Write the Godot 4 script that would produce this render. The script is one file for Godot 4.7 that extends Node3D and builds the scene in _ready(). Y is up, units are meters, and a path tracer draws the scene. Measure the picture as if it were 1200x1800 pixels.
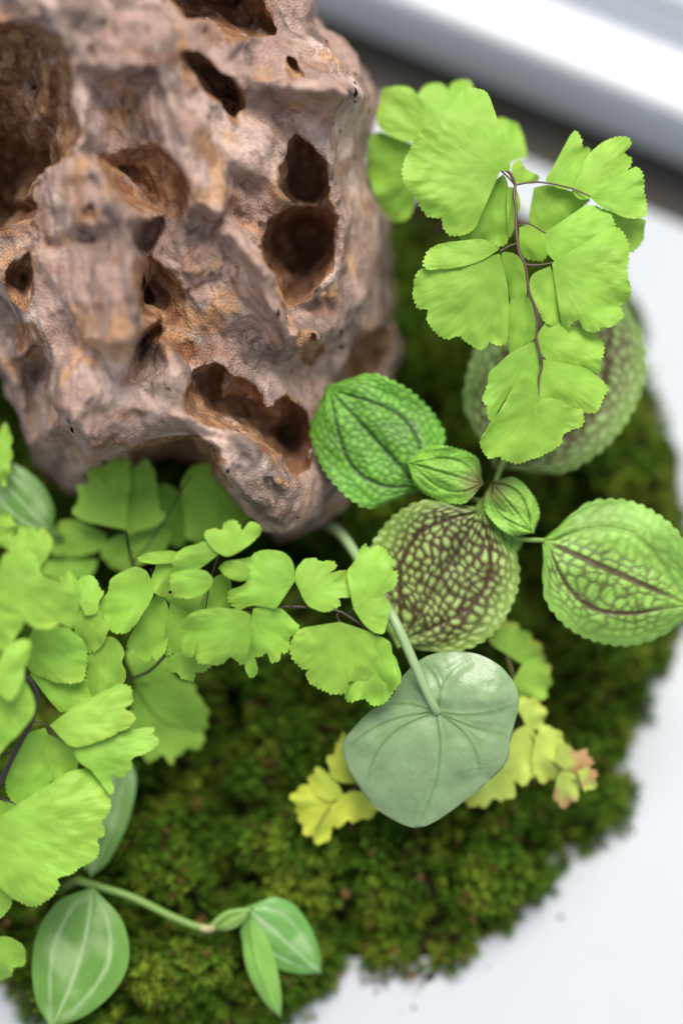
extends Node3D
# A close-up from above: a brown pitted stone, maidenhair fern, quilted leaves, a vine and moss on a white sill.

const PX := 0.00014444      # metres per photo pixel in the plane of focus
const DIST := 0.40          # camera to the plane of focus
const PITCH := 70.0         # degrees below the horizontal
var cam_n: Vector3
var cam_u: Vector3
var focus := Vector3(0, 0.090, 0)
var eye: Vector3
var rng := RandomNumberGenerator.new()
var noise := FastNoiseLite.new()
var fine := FastNoiseLite.new()
var taken := {}

# ---------------------------------------------------------------- helpers

func at(x: float, y: float, n: float) -> Vector3:      # a point n millimetres above the plane of focus
	var k := (DIST - n * 0.001) / DIST
	return focus + Vector3((x - 600.0) * PX * k, 0, 0) + cam_u * ((900.0 - y) * PX * k) + cam_n * (n * 0.001)

func ground(x: float, y: float, h: float) -> Vector3:  # a point at the height h above the sill
	var d := (at(x, y, 0) - eye).normalized()
	return eye + d * ((h - eye.y) / d.y)

func numbered(called: String) -> String:
	if not taken.has(called):
		taken[called] = 0
		return called
	taken[called] += 1
	return "%s_%03d" % [called, taken[called]]

func tag(o: Node3D, label: String, category := "", group := "", kind := "") -> Node3D:
	if label != "": o.set_meta("label", label)
	if category != "": o.set_meta("category", category)
	if group != "": o.set_meta("group", group)
	if kind != "": o.set_meta("kind", kind)
	return o

func thing(called: String, label: String, category: String, where: Vector3, group := "") -> Node3D:
	var o := Node3D.new()
	o.name = numbered(called)
	add_child(o)
	o.position = where
	return tag(o, label, category, group)

func put(called: String, mesh: Mesh, mat: Material, parent: Node3D = self) -> MeshInstance3D:
	var o := MeshInstance3D.new()
	o.name = numbered(called) if parent == self else called
	o.mesh = mesh
	o.material_override = mat
	parent.add_child(o, true)
	return o

func commit(v: PackedVector3Array, idx: PackedInt32Array, c: PackedColorArray, uv: PackedVector2Array) -> ArrayMesh:
	var nrm := PackedVector3Array()
	nrm.resize(v.size())
	for i in range(0, idx.size(), 3):
		var a := idx[i]
		var b := idx[i + 1]
		var d := idx[i + 2]
		var f := (v[d] - v[a]).cross(v[b] - v[a])
		nrm[a] += f
		nrm[b] += f
		nrm[d] += f
	for i in nrm.size():
		nrm[i] = nrm[i].normalized() if nrm[i].length_squared() > 0.0 else Vector3.UP
	var arr := []
	arr.resize(Mesh.ARRAY_MAX)
	arr[Mesh.ARRAY_VERTEX] = v
	arr[Mesh.ARRAY_NORMAL] = nrm
	arr[Mesh.ARRAY_INDEX] = idx
	if c.size(): arr[Mesh.ARRAY_COLOR] = c
	if uv.size(): arr[Mesh.ARRAY_TEX_UV] = uv
	var m := ArrayMesh.new()
	m.add_surface_from_arrays(Mesh.PRIMITIVE_TRIANGLES, arr)
	return m

func catmull(a, b, c, d, t: float):
	return 0.5 * (2.0 * b + (c - a) * t + (2.0 * a - 5.0 * b + 4.0 * c - d) * t * t + (3.0 * b - a - 3.0 * c + d) * t * t * t)

func curve(p: Array, each: int) -> Array:              # a smooth line through the points
	var out := []
	for i in p.size() - 1:
		var a = p[maxi(i - 1, 0)]
		var d = p[mini(i + 2, p.size() - 1)]
		for k in each:
			out.append(catmull(a, p[i], p[i + 1], d, float(k) / each))
	out.append(p[-1])
	return out

func tube(points: Array, r0: float, r1: float, col: Color, origin: Vector3, sides := 7, knots := 0.0) -> ArrayMesh:
	var p := curve(points, 6)
	var v := PackedVector3Array()
	var idx := PackedInt32Array()
	var cs := PackedColorArray()
	var side := Vector3.RIGHT
	for i in p.size():
		var along: Vector3 = (p[mini(i + 1, p.size() - 1)] - p[maxi(i - 1, 0)]).normalized()
		side = (side - along * side.dot(along)).normalized()
		var up := along.cross(side)
		var r := lerpf(r0, r1, float(i) / (p.size() - 1)) * (1.0 + knots * noise.get_noise_3dv(p[i] * 300.0))
		var tone := 1.0 + 0.25 * noise.get_noise_3dv(p[i] * 220.0)
		for k in sides:
			var a := TAU * k / sides
			v.append(p[i] - origin + (side * cos(a) + up * sin(a)) * r)
			cs.append(Color(col.r * tone, col.g * tone, col.b * tone))
	for i in p.size() - 1:
		for k in sides:
			var a := i * sides + k
			var b := i * sides + (k + 1) % sides
			idx.append_array([a, b, a + sides, b, b + sides, a + sides])
	for s in [0, p.size() - 1]:
		var m := v.size()
		v.append(p[s] - origin)
		cs.append(col)
		for k in sides:
			var a: int = s * sides + k
			var b: int = s * sides + (k + 1) % sides
			idx.append_array([m, a, b] if s > 0 else [m, b, a])
	return commit(v, idx, cs, PackedVector2Array())

func stem(o: Node3D, called: String, pts: Array, r0: float, r1: float, col: Color, knots := 0.0) -> MeshInstance3D:   # pts: x, y, n, x, y, n ...
	var p := []
	for i in range(0, pts.size(), 3):
		p.append(at(pts[i], pts[i + 1], pts[i + 2]))
	return put(called, tube(p, r0 * 0.001, r1 * 0.001, col, o.position, 7, knots), mat_stem, o)

func smooth(a: float, b: float, x: float) -> float:
	var t := clampf((x - a) / (b - a), 0.0, 1.0)
	return t * t * (3.0 - 2.0 * t)

func mixed(a: Color, b: Color, t: float) -> Color:
	return Color(lerpf(a.r, b.r, t), lerpf(a.g, b.g, t), lerpf(a.b, b.b, t))

# A fern leaflet: a thin fan that spreads from its stalk. pts: the stalk's end, then the margin (photo pixels).
# nb, nt: height of the stalk end and of the far margin; curl: how far the margin bends down (mm).
const maidenhair := Color(0.285, 0.525, 0.066)      # every maidenhair leaflet has this green
const maidenhair_edge := Color(0.39, 0.56, 0.075)
var frond_green := maidenhair
var frond_edge := maidenhair_edge
var frond_teeth := 3.0
var frond_lower := 0.0
var frond_lobes := 0.0
var frond_dry := 0.0
func fan(o: Node3D, nb: float, nt: float, curl: float, pts: Array, label := "") -> MeshInstance3D:
	var base := Vector2(pts[0], pts[1])
	var ctl := [base]
	var far := 1.0
	var mid := Vector2.ZERO
	for i in range(2, pts.size(), 2):
		var q := Vector2(pts[i], pts[i + 1])
		ctl.append(q)
		far = maxf(far, q.distance_to(base))
		mid += q
	mid = (mid / (ctl.size() - 1) - base).normalized()
	var across := Vector2(-mid.y, mid.x)
	ctl.append(base)
	var line := curve(ctl, 10)
	# even steps along the margin, with small teeth away from the stalk
	var length := 0.0
	for i in line.size() - 1:
		length += line[i].distance_to(line[i + 1])
	var m := clampi(int(length / 2.6), 48, 260)
	var rim := []
	var run := 0.0
	var k := 0
	var tooth := rng.randf() * 10.0
	for i in m:
		var want := length * (i + 0.5) / m
		while k < line.size() - 2 and run + line[k].distance_to(line[k + 1]) < want:
			run += line[k].distance_to(line[k + 1])
			k += 1
		var q: Vector2 = line[k].lerp(line[k + 1], clampf((want - run) / maxf(line[k].distance_to(line[k + 1]), 0.001), 0.0, 1.0))
		var away := q.distance_to(base) / far
		var s := absf(sin((want + tooth) * 0.38 + 1.5 * noise.get_noise_2d(want * 2.0, tooth)))
		q += (q - base).normalized() * (s - 0.5) * 2.0 * frond_teeth * (0.75 + 0.9 * noise.get_noise_2d(want * 1.1, tooth + 40.0)) * smooth(0.5, 0.75, away)
		q += (q - base).normalized() * 3.0 * noise.get_noise_2d(q.x * 3.0, q.y * 3.0) * smooth(0.3, 0.6, away)
		q += (q - base).normalized() * frond_lobes * (absf(sin((want + tooth * 7.0) * 0.115)) - 0.55) * 1.6 * smooth(0.45, 0.75, away)
		rim.append(q)
	var rings := clampi(int(far / 9.0), 7, 19)
	var roll := rng.randf_range(-2.0, 2.0)
	var wave := rng.randf_range(0.6, 1.5)
	var phase := rng.randf() * TAU
	var tone := rng.randf_range(0.9, 1.1)
	var warm := rng.randf_range(-0.04, 0.05)
	var mine := Color(frond_green.r * (tone + warm), frond_green.g * tone, frond_green.b * tone)
	var seed_at := rng.randf() * 500.0
	var v := PackedVector3Array()
	var cs := PackedColorArray()
	var uv := PackedVector2Array()
	var idx := PackedInt32Array()
	for r in rings + 1:
		var t := float(r) / rings
		for i in m:
			var q: Vector2 = base + (rim[i] - base) * t
			var along := (q - base).dot(mid) / far
			var over := (q - base).dot(across) / far
			var away := (q - base).length() / far
			var n := nb + (nt - nb) * along + roll * over - curl * (away * away * 0.6 + 1.6 * over * over * away)
			n += wave * sin(over * 9.0 + phase) * away * away + 1.7 * noise.get_noise_3d(q.x * 1.6, q.y * 1.6, seed_at) * away
			v.append(at(q.x, q.y, n + frond_lower) - o.position)
			var w := (0.75 + 0.25 * frond_dry) * smooth(0.7 - 0.4 * frond_dry, 1.02 - 0.3 * frond_dry, t) * smooth(0.02 - 0.3 * frond_dry, 0.45 - 0.3 * frond_dry, noise.get_noise_3d(q.x * 0.9, q.y * 0.9, seed_at + 90.0)) * smooth(0.3, 0.6, away)
			var c := mixed(mine, frond_edge, w)
			var g := 1.0 + 0.08 * fine.get_noise_3d(q.x * 0.4, q.y * 0.4, seed_at) + 0.16 * noise.get_noise_3d(q.x, q.y, seed_at + 30.0)
			cs.append(Color(c.r * g, c.g * g, c.b * g))
			uv.append(Vector2(atan2(over, along + 0.0001) * 0.6, away))
	for r in rings:
		for i in m - 1:
			var a := r * m + i
			idx.append_array([a, a + 1, a + m, a + 1, a + m + 1, a + m])
	var part := put("leaflet", commit(v, idx, cs, uv), mat_fern, o)
	if label != "": part.set_meta("label", label)
	return part

# A leaf with thickness on a grid: base to tip, half width by a profile; lift(u, v) in mm and tint(u, v) give its relief and colour.
func blade(o: Node3D, called: String, base: Vector2, nb: float, tip: Vector2, nt: float, half: float, shape: Array, lift: Callable, tint: Callable, mat: Material, thick := 0.35, nu := 70, nv := 60, bend := 0.0, teeth := 0.0, tooth_rate := 60.0) -> MeshInstance3D:
	var axis := tip - base
	var side := Vector2(-axis.y, axis.x).normalized()
	var v := PackedVector3Array()
	var cs := PackedColorArray()
	var uv := PackedVector2Array()
	var idx := PackedInt32Array()
	var row := nv + 1
	for layer in 2:
		for i in nu + 1:
			var u := 0.5 - 0.5 * cos(PI * float(i) / nu)
			var f := u * (shape.size() - 1)
			var j := mini(int(f), shape.size() - 2)
			var w: float = catmull(float(shape[maxi(j - 1, 0)]), float(shape[j]), float(shape[j + 1]), float(shape[mini(j + 2, shape.size() - 1)]), f - j) * half
			for k in row:
				var s := sin((float(k) / nv - 0.5) * PI)
				var edge := smooth(0.75, 1.0, absf(s))
				var ww := maxf(w, 0.0) + edge * teeth * (absf(sin(u * tooth_rate)) - 0.5) * smooth(0.0, 0.1, u) * smooth(1.0, 0.9, u)
				var q := base + axis * u + side * (s * ww + bend * sin(u * PI))
				var n: float = lerpf(nb, nt, u) + lift.call(u, s)
				if layer == 1:
					n -= thick * sqrt(maxf(0.0, 1.0 - s * s)) * smooth(0.0, 0.05, u) * smooth(1.0, 0.95, u)
				v.append(at(q.x, q.y, n) - o.position)
				cs.append(tint.call(u, s))
				uv.append(Vector2(u, s * 0.5 + 0.5))
	var low := row * (nu + 1)
	for i in nu:
		for k in nv:
			var a := i * row + k
			idx.append_array([a, a + row, a + 1, a + 1, a + row, a + row + 1])
			a += low
			idx.append_array([a, a + 1, a + row, a + 1, a + row + 1, a + row])
	return put(called, commit(v, idx, cs, uv), mat, o)

func hash2(x: int, y: int, k: int) -> float:
	var h := (x * 374761393 + y * 668265263 + k * 974634777) & 0x7fffffff
	h = ((h ^ (h >> 13)) * 1274126177) & 0x7fffffff
	return float((h ^ (h >> 16)) & 0xffff) / 65535.0

func cells(x: float, y: float, k: int) -> Vector2:     # nearest and second nearest distance on a jittered grid
	var xi := floori(x)
	var yi := floori(y)
	var d1 := 9.0
	var d2 := 9.0
	for j in range(yi - 1, yi + 2):
		for i in range(xi - 1, xi + 2):
			var dx := i + 0.15 + 0.7 * hash2(i, j, k) - x
			var dy := j + 0.15 + 0.7 * hash2(i, j, k + 7) - y
			var d := dx * dx + dy * dy
			if d < d1:
				d2 = d1
				d1 = d
			elif d < d2:
				d2 = d
	return Vector2(sqrt(d1), sqrt(d2))

# ---------------------------------------------------------------- materials

var mat_stem: StandardMaterial3D
var mat_fern: StandardMaterial3D
var mat_quilt: StandardMaterial3D
var mat_smooth_leaf: StandardMaterial3D
var mat_stone: StandardMaterial3D
var mat_soil: StandardMaterial3D
var mat_moss: StandardMaterial3D
var mat_sill: StandardMaterial3D
var mat_frame: StandardMaterial3D
var mat_track: StandardMaterial3D

func tinted(rough: float, spec := 0.5) -> StandardMaterial3D:
	var m := StandardMaterial3D.new()
	m.vertex_color_use_as_albedo = true
	m.roughness = rough
	m.metallic_specular = spec
	m.cull_mode = BaseMaterial3D.CULL_DISABLED
	return m

func grain(freq: float, octaves: int, size := 512, kind := FastNoiseLite.TYPE_SIMPLEX_SMOOTH, sd := 3) -> NoiseTexture2D:
	var n := FastNoiseLite.new()
	n.noise_type = kind
	n.seed = sd
	n.frequency = freq
	n.fractal_octaves = octaves
	var t := NoiseTexture2D.new()
	t.width = size
	t.height = size
	t.seamless = true
	t.noise = n
	return t

func streaks() -> ImageTexture:                        # fine veins that fan out: stripes along u
	var im := Image.create(1024, 64, false, Image.FORMAT_L8)
	var n := FastNoiseLite.new()
	n.seed = 11
	n.frequency = 0.12
	for x in 1024:
		for y in 64:
			var g := 0.5 + 0.33 * sin(x * 0.36) + 0.5 * n.get_noise_2d(x, y * 0.3)
			im.set_pixel(x, y, Color(g, g, g))
	return ImageTexture.create_from_image(im)

func make_materials() -> void:
	mat_stem = tinted(0.45)
	mat_fern = tinted(0.48, 0.4)
	mat_fern.backlight_enabled = true
	mat_fern.backlight = Color(0.7, 0.7, 0.7)
	mat_fern.heightmap_enabled = true
	mat_fern.heightmap_texture = streaks()
	mat_fern.heightmap_scale = 0.004
	mat_quilt = tinted(0.52, 0.45)
	mat_quilt.backlight_enabled = true
	mat_quilt.backlight = Color(0.3, 0.3, 0.3)
	mat_smooth_leaf = tinted(0.33, 0.5)
	mat_smooth_leaf.backlight_enabled = true
	mat_smooth_leaf.backlight = Color(0.35, 0.35, 0.35)
	mat_smooth_leaf.uv1_triplanar = true
	mat_smooth_leaf.uv1_scale = Vector3(70, 70, 70)
	mat_smooth_leaf.heightmap_enabled = true
	mat_smooth_leaf.heightmap_texture = grain(0.03, 4, 512, FastNoiseLite.TYPE_SIMPLEX, 23)
	mat_smooth_leaf.heightmap_scale = 0.004
	mat_stone = tinted(0.82, 0.35)
	mat_stone.uv1_triplanar = true
	mat_stone.uv1_scale = Vector3(60, 60, 60)
	mat_stone.heightmap_enabled = true
	mat_stone.heightmap_texture = grain(0.035, 5, 512, FastNoiseLite.TYPE_SIMPLEX, 5)
	mat_stone.heightmap_scale = 0.07
	mat_soil = tinted(0.95, 0.2)
	mat_moss = tinted(0.8, 0.25)
	mat_moss.backlight_enabled = true
	mat_moss.backlight = Color(0.5, 0.5, 0.5)
	mat_sill = tinted(0.4, 0.4)
	mat_sill.vertex_color_use_as_albedo = false
	mat_sill.albedo_color = Color(0.45, 0.475, 0.51).linear_to_srgb()
	mat_sill.uv1_triplanar = true
	mat_sill.uv1_world_triplanar = true
	mat_sill.uv1_scale = Vector3(4, 4, 4)
	var worn := grain(0.006, 5, 1024, FastNoiseLite.TYPE_SIMPLEX_SMOOTH, 13)
	var ramp := Gradient.new()
	ramp.set_color(0, Color(0.99, 0.99, 0.99))
	ramp.set_color(1, Color(1, 1, 1))
	worn.color_ramp = ramp
	mat_sill.albedo_texture = worn
	mat_sill.roughness = 0.5
	mat_frame = tinted(0.35, 0.5)
	mat_frame.vertex_color_use_as_albedo = false
	mat_frame.albedo_color = Color(0.66, 0.69, 0.74).linear_to_srgb()
	mat_track = tinted(0.8, 0.3)

# ---------------------------------------------------------------- the stone

const CELL := 0.75           # mm
var st_w := 0
var st_h := 0
var st_x0 := -190.0         # photo pixels of the maps' corner
var st_y0 := -260.0
const ST := 5.0             # photo pixels per map cell
var st_sil := PackedFloat32Array()
var st_front := PackedFloat32Array()
var st_pit := PackedFloat32Array()
var st_deep := PackedFloat32Array()
var warp := FastNoiseLite.new()
var scallop := FastNoiseLite.new()
var rough := FastNoiseLite.new()

func poly_distance(p: PackedVector2Array, x: float, y: float) -> float:
	var best := 1e9
	var inside := false
	var q := Vector2(x, y)
	var j := p.size() - 1
	for i in p.size():
		var a := p[i]
		var b := p[j]
		var e := b - a
		var w := q - a
		var t := clampf(w.dot(e) / e.length_squared(), 0.0, 1.0)
		best = minf(best, (w - e * t).length_squared())
		if (a.y > y) != (b.y > y) and x < (b.x - a.x) * (y - a.y) / (b.y - a.y) + a.x:
			inside = not inside
		j = i
	return -sqrt(best) if inside else sqrt(best)

func poly(a: Array) -> PackedVector2Array:
	var p := PackedVector2Array()
	for i in range(0, a.size(), 2):
		p.append(Vector2(a[i], a[i + 1]))
	return p

func stone_maps() -> void:
	st_w = int(920.0 / ST) + 1
	st_h = int(1260.0 / ST) + 1
	var outline := poly([-130, -60, 30, -170, 300, -210, 500, -170, 572, -60, 547, 35, 600, 72, 628, 112, 652, 165, 657, 195, 648, 245, 642, 290, 653, 330, 678, 378, 684, 430, 679, 490,
		694, 540, 696, 600, 686, 650, 655, 690, 600, 698, 566, 735, 574, 790, 598, 840, 613, 880, 568, 920, 490, 952, 445, 908, 402, 860, 360, 850, 290, 838, 235, 826, 205, 804, 150, 858, 112, 858, 62, 792, 32, 720, 0, 640, -70, 540, -150, 360])
	var tops := []
	for row in [
		[-100, -60, 38, 0, -20, 44, 60, 0, 45, 150, 20, 46, 250, 40, 42, 300, 70, 40, 340, 40, 34, 280, -40, 34, 150, -80, 38, 100, 50, 45, 130, 120, 43, 150, 200, 40, 135, 260, 38],
		[180, 150, 38, 230, 110, 42, 200, 220, 34, 250, 170, 36, 280, 120, 40, 300, 150, 41, 315, 220, 39, 335, 290, 36, 345, 340, 33, 372, 400, 28, 200, 290, 31, 250, 330, 29, 290, 370, 29, 310, 320, 32, 240, 260, 32],
		[170, 300, 38, 195, 340, 39, 225, 390, 38, 236, 440, 39, 238, 520, 39, 236, 590, 36, 222, 640, 31, 150, 380, 38, 160, 460, 36, 130, 420, 33, 180, 420, 36, 190, 520, 39, 160, 560, 33, 190, 600, 37, 130, 600, 26, 120, 520, 31, 140, 650, 26],
		[248, 440, 25, 251, 520, 21, 249, 600, 19, 236, 660, 20, 270, 470, 28, 310, 520, 26, 300, 560, 25, 320, 400, 31, 350, 440, 27, 330, 470, 28, 370, 480, 25, 390, 375, 31, 430, 430, 29, 465, 490, 26, 488, 560, 22, 500, 600, 17, 540, 600, 12],
		[420, 380, 24, 450, 420, 22, 470, 450, 20, 390, 290, 31, 395, 340, 29, 430, 320, 25, 450, 300, 26, 440, 360, 25, 460, 250, 27, 400, 470, 25, 430, 540, 22, 400, 560, 22, 370, 540, 24, 450, 620, 16, 420, 620, 18, 380, 620, 20, 480, 660, 10],
		[290, 600, 26, 340, 600, 22, 300, 660, 24, 335, 640, 19, 260, 680, 22, 250, 720, 18, 300, 730, 18, 340, 740, 16, 275, 755, 13, 340, 762, 11, 100, 640, 22, 96, 690, 19, 120, 740, 16, 160, 790, 9, 200, 800, 6, 150, 700, 22, 200, 680, 24, 200, 740, 16, 180, 640, 27],
		[82, 650, 6, 60, 700, 2, 20, 640, 8, 30, 560, 14, 0, 480, 20, 60, 780, -6, 120, 800, -10, 110, 850, -16, 150, 850, -14, 20, 430, 24, -10, 400, 22, 60, 420, 28, 40, 540, 20, 80, 580, 24, -100, 200, 30, -100, 450, 14, -180, -250, 20, 700, -250, -40, 720, 1000, -50, -180, 1000, -40],
		[-180, 600, 0],
		[480, 70, 24, 520, 110, 24, 560, 70, 18, 600, 90, 15, 620, 130, 14, 650, 170, 8, 540, 30, 14, 560, 0, 8, 500, -100, 6, 440, 90, 28, 420, 40, 28, 460, 140, 29, 520, 150, 28, 570, 158, 26, 610, 165, 22, 640, 175, 14, 470, 190, 25, 520, 190, 22, 560, 200, 20, 600, 210, 16],
		[640, 220, 6],
		[500, 240, 22, 545, 230, 18, 580, 280, 14, 600, 320, 10, 610, 380, 8, 600, 440, 7, 580, 500, 8, 540, 545, 8, 500, 555, 16, 470, 400, 21, 480, 350, 23, 640, 290, 2, 650, 330, -2, 640, 380, 2, 675, 400, -8, 660, 450, -5, 680, 480, -14, 640, 520, -2, 600, 560, 2, 620, 600, -8],
		[580, 590, 4, 690, 560, -22, 660, 600, -18, 690, 620, -26, 640, 650, -20, 600, 690, -16],
		[540, 640, 2, 560, 700, -4, 500, 690, 6, 540, 740, -2, 575, 780, -4, 595, 830, -6, 600, 870, -10, 560, 905, -6, 500, 930, 0, 470, 910, 3, 430, 880, 5, 400, 830, 8, 375, 780, 12, 362, 766, 12, 420, 780, 12, 450, 800, 10, 480, 830, 6, 510, 860, 3, 550, 850, -2, 400, 80, 32],
		[380, 120, 33, 350, 160, 36, 420, 220, 30, 380, 220, 33, 370, 280, 34, 430, 190, 29, 300, 815, -20, 350, 835, -22, 250, 825, -16]]:
		for k in range(0, row.size(), 3): tops.append(Vector3(row[k], row[k + 1], row[k + 2] - 18.0 + 9.0 * smooth(560.0, 860.0, row[k + 1])))
	var pits := [   # the hollows: depth in mm, then the rim
		[42, 527, 226, 548, 245, 562, 275, 579, 300, 581, 330, 571, 354, 577, 378, 591, 410, 587, 445, 570, 490, 547, 520, 515, 537, 498, 541, 484, 505, 460, 462, 455, 420, 468, 392, 492, 374, 501, 358, 482, 335, 487, 300, 503, 258],
		[24, 338, 648, 380, 632, 418, 658, 452, 690, 474, 722, 505, 692, 530, 722, 550, 775, 548, 828, 520, 846, 488, 806, 440, 772, 380, 746, 340, 736, 324, 692],
		[8, 530, 590, 556, 586, 566, 620, 546, 644, 528, 622],
		[9, 592, 640, 640, 572, 682, 592, 672, 650, 625, 672],
		[24, 318, 94, 345, 98, 398, 128, 424, 160, 432, 190, 416, 216, 396, 192, 362, 162, 330, 130],
		[26, 288, -24, 440, -34, 470, 20, 490, 45, 486, 68, 465, 62, 440, 76, 400, 70, 370, 45, 320, 36],
		[14, 508, 98, 525, 108, 533, 127, 516, 136, 505, 118],
		[30, -70, 60, 20, 30, 60, 45, 95, 55, 118, 90, 133, 140, 127, 188, 138, 225, 118, 262, 106, 300, 62, 318, 46, 345, 70, 366, 40, 398, -70, 430],
		[7, 238, 470, 268, 450, 310, 478, 336, 520, 332, 566, 292, 574, 244, 560, 232, 512],
		[3.2, 172, 280, 232, 252, 300, 268, 330, 328, 312, 370, 250, 372, 192, 332],
		[16, 18, 470, 45, 442, 66, 470, 68, 510, 46, 532, 20, 512],
		[26, 256, 772, 300, 770, 346, 768, 378, 792, 402, 858, 395, 890, 300, 890, 236, 850, 226, 800],
		[4, 150, 345, 172, 340, 166, 382, 142, 384],
		[4, 236, 582, 280, 566, 338, 600, 330, 640, 300, 610, 260, 600],
		[6, 30, 560, 62, 556, 84, 600, 70, 640, 40, 610]]
	st_sil.resize(st_w * st_h)
	st_front.resize(st_w * st_h)
	st_pit.resize(st_w * st_h)
	st_deep.resize(st_w * st_h)
	var rims := []
	var boxes := []
	for p in pits:
		var q := poly(p.slice(1))
		var box := Rect2(q[0], Vector2.ZERO)
		for k in q: box = box.expand(k)
		rims.append(q)
		boxes.append(box.grow(70))
	for j in st_h:
		for i in st_w:
			var x := st_x0 + i * ST
			var y := st_y0 + j * ST
			var k := j * st_w + i
			st_sil[k] = poly_distance(outline, x, y) * PX * 1000.0
			var near := 9.0
			var deep := 0.0
			for p in pits.size():
				if boxes[p].has_point(Vector2(x, y)):
					var d := poly_distance(rims[p], x, y) * PX * 1000.0
					if d < near:
						near = d
						deep = pits[p][0]
						if p == 0:                              # two chambers with a bar of rock between them
							deep = 27.0 if y < 362.0 else 42.0
							deep -= 17.0 * exp(-pow((y - 366.0 - 0.12 * (x - 530.0)) / 11.0, 2.0))
						elif p == 7:
							deep = 15.0 + 30.0 * smooth(190.0, 330.0, y - 0.5 * x + 40.0) - 7.0 * exp(-pow((x - 78.0 + 0.25 * (y - 200.0)) / 16.0, 2.0))
						elif p == 1:
							deep += 9.0 * exp(-(pow(x - 500.0, 2.0) + pow(y - 775.0, 2.0)) / 1500.0) - 9.0 * exp(-(pow(x - 400.0, 2.0) + pow(y - 690.0, 2.0)) / 1200.0)
			st_pit[k] = near
			st_deep[k] = deep
	# the faces: flat facets between the crest and valley points, a little softened
	var flat := PackedVector2Array()
	for t in tops: flat.append(Vector2(t.x, t.y))
	var tri := Geometry2D.triangulate_delaunay(flat)
	st_front.fill(-40.0)
	for t in range(0, tri.size(), 3):
		var a := flat[tri[t]]
		var b := flat[tri[t + 1]]
		var c := flat[tri[t + 2]]
		var area := (b - a).cross(c - a)
		var box := Rect2(a, Vector2.ZERO).expand(b).expand(c)
		for j in range(maxi(0, int((box.position.y - st_y0) / ST)), mini(st_h - 1, int((box.end.y - st_y0) / ST) + 1) + 1):
			for i in range(maxi(0, int((box.position.x - st_x0) / ST)), mini(st_w - 1, int((box.end.x - st_x0) / ST) + 1) + 1):
				var q := Vector2(st_x0 + i * ST, st_y0 + j * ST)
				var wb := (q - a).cross(c - a) / area
				var wc := (b - a).cross(q - a) / area
				if wb >= -0.001 and wc >= -0.001 and wb + wc <= 1.001:
					st_front[j * st_w + i] = tops[tri[t]].z * (1.0 - wb - wc) + tops[tri[t + 1]].z * wb + tops[tri[t + 2]].z * wc
	var crest := PackedFloat32Array()
	crest.resize(st_w * st_h)
	# make the relief bolder than the points give it: away from a broad average inside the outline
	var broad := st_front.duplicate()
	var share := PackedFloat32Array()
	share.resize(st_w * st_h)
	for k in st_w * st_h:
		share[k] = 1.0 if st_sil[k] < 0.5 else 0.0
		broad[k] *= share[k]
	for pass_no in 2:
		for across in [1, st_w]:
			for m in [broad, share]:
				box_blur(m, across, 15)
	for k in st_w * st_h:
		if share[k] > 0.02:
			st_front[k] += RELIEF * (st_front[k] - broad[k] / share[k])
	# thin crests along the edges of the scooped faces
	for line in [[390, 375, 430, 430, 465, 490, 488, 560, 500, 600], [392, 285, 385, 335, 390, 375], [470, 152, 520, 150, 570, 158, 610, 165, 645, 182], [285, 90, 300, 150, 315, 220, 335, 290, 345, 345], [226, 395, 237, 440, 239, 520, 236, 590, 222, 645],
			[98, 640, 98, 690, 120, 740, 160, 795, 200, 802], [240, 715, 300, 742, 345, 757, 375, 782, 400, 832, 440, 884], [555, 222, 585, 290, 602, 335], [458, 245, 470, 300, 482, 345], [0, 640, 30, 712, 62, 785], [575, 770, 600, 850], [170, 300, 195, 340, 226, 395], [560, 590, 640, 565, 660, 500]]:
		for t in range(0, line.size() - 2, 2):
			var a := Vector2(line[t], line[t + 1])
			var b := Vector2(line[t + 2], line[t + 3])
			var box := Rect2(a, Vector2.ZERO).expand(b).grow(30)
			for j in range(maxi(0, int((box.position.y - st_y0) / ST)), mini(st_h - 1, int((box.end.y - st_y0) / ST) + 1) + 1):
				for i in range(maxi(0, int((box.position.x - st_x0) / ST)), mini(st_w - 1, int((box.end.x - st_x0) / ST) + 1) + 1):
					var q := Vector2(st_x0 + i * ST, st_y0 + j * ST)
					var far := q.distance_to(Geometry2D.get_closest_point_to_segment(q, a, b))
					crest[j * st_w + i] = maxf(crest[j * st_w + i], 2.6 * pow(maxf(0.0, 1.0 - far / 28.0), 1.6))
	for k in st_w * st_h: st_front[k] += crest[k]
	for pass_no in 1:
		var was := st_front.duplicate()
		for j in range(1, st_h - 1):
			for i in range(1, st_w - 1):
				var k := j * st_w + i
				st_front[k] = was[k] * 0.6 + 0.1 * (was[k - 1] + was[k + 1] + was[k - st_w] + was[k + st_w])

const RELIEF := 1.7
func box_blur(m: PackedFloat32Array, step: int, r: int) -> void:
	var n := st_w if step == 1 else st_h
	var lines := st_h if step == 1 else st_w
	var jump := st_w if step == 1 else 1
	for l in lines:
		var start := l * jump
		var line := PackedFloat32Array()
		line.resize(n)
		var sum := 0.0
		for i in range(-r, n):
			if i + r < n: sum += m[start + (i + r) * step]
			if i - r - 1 >= 0: sum -= m[start + (i - r - 1) * step]
			if i >= 0: line[i] = sum / (2 * r + 1)
		for i in n: m[start + i * step] = line[i]

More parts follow.
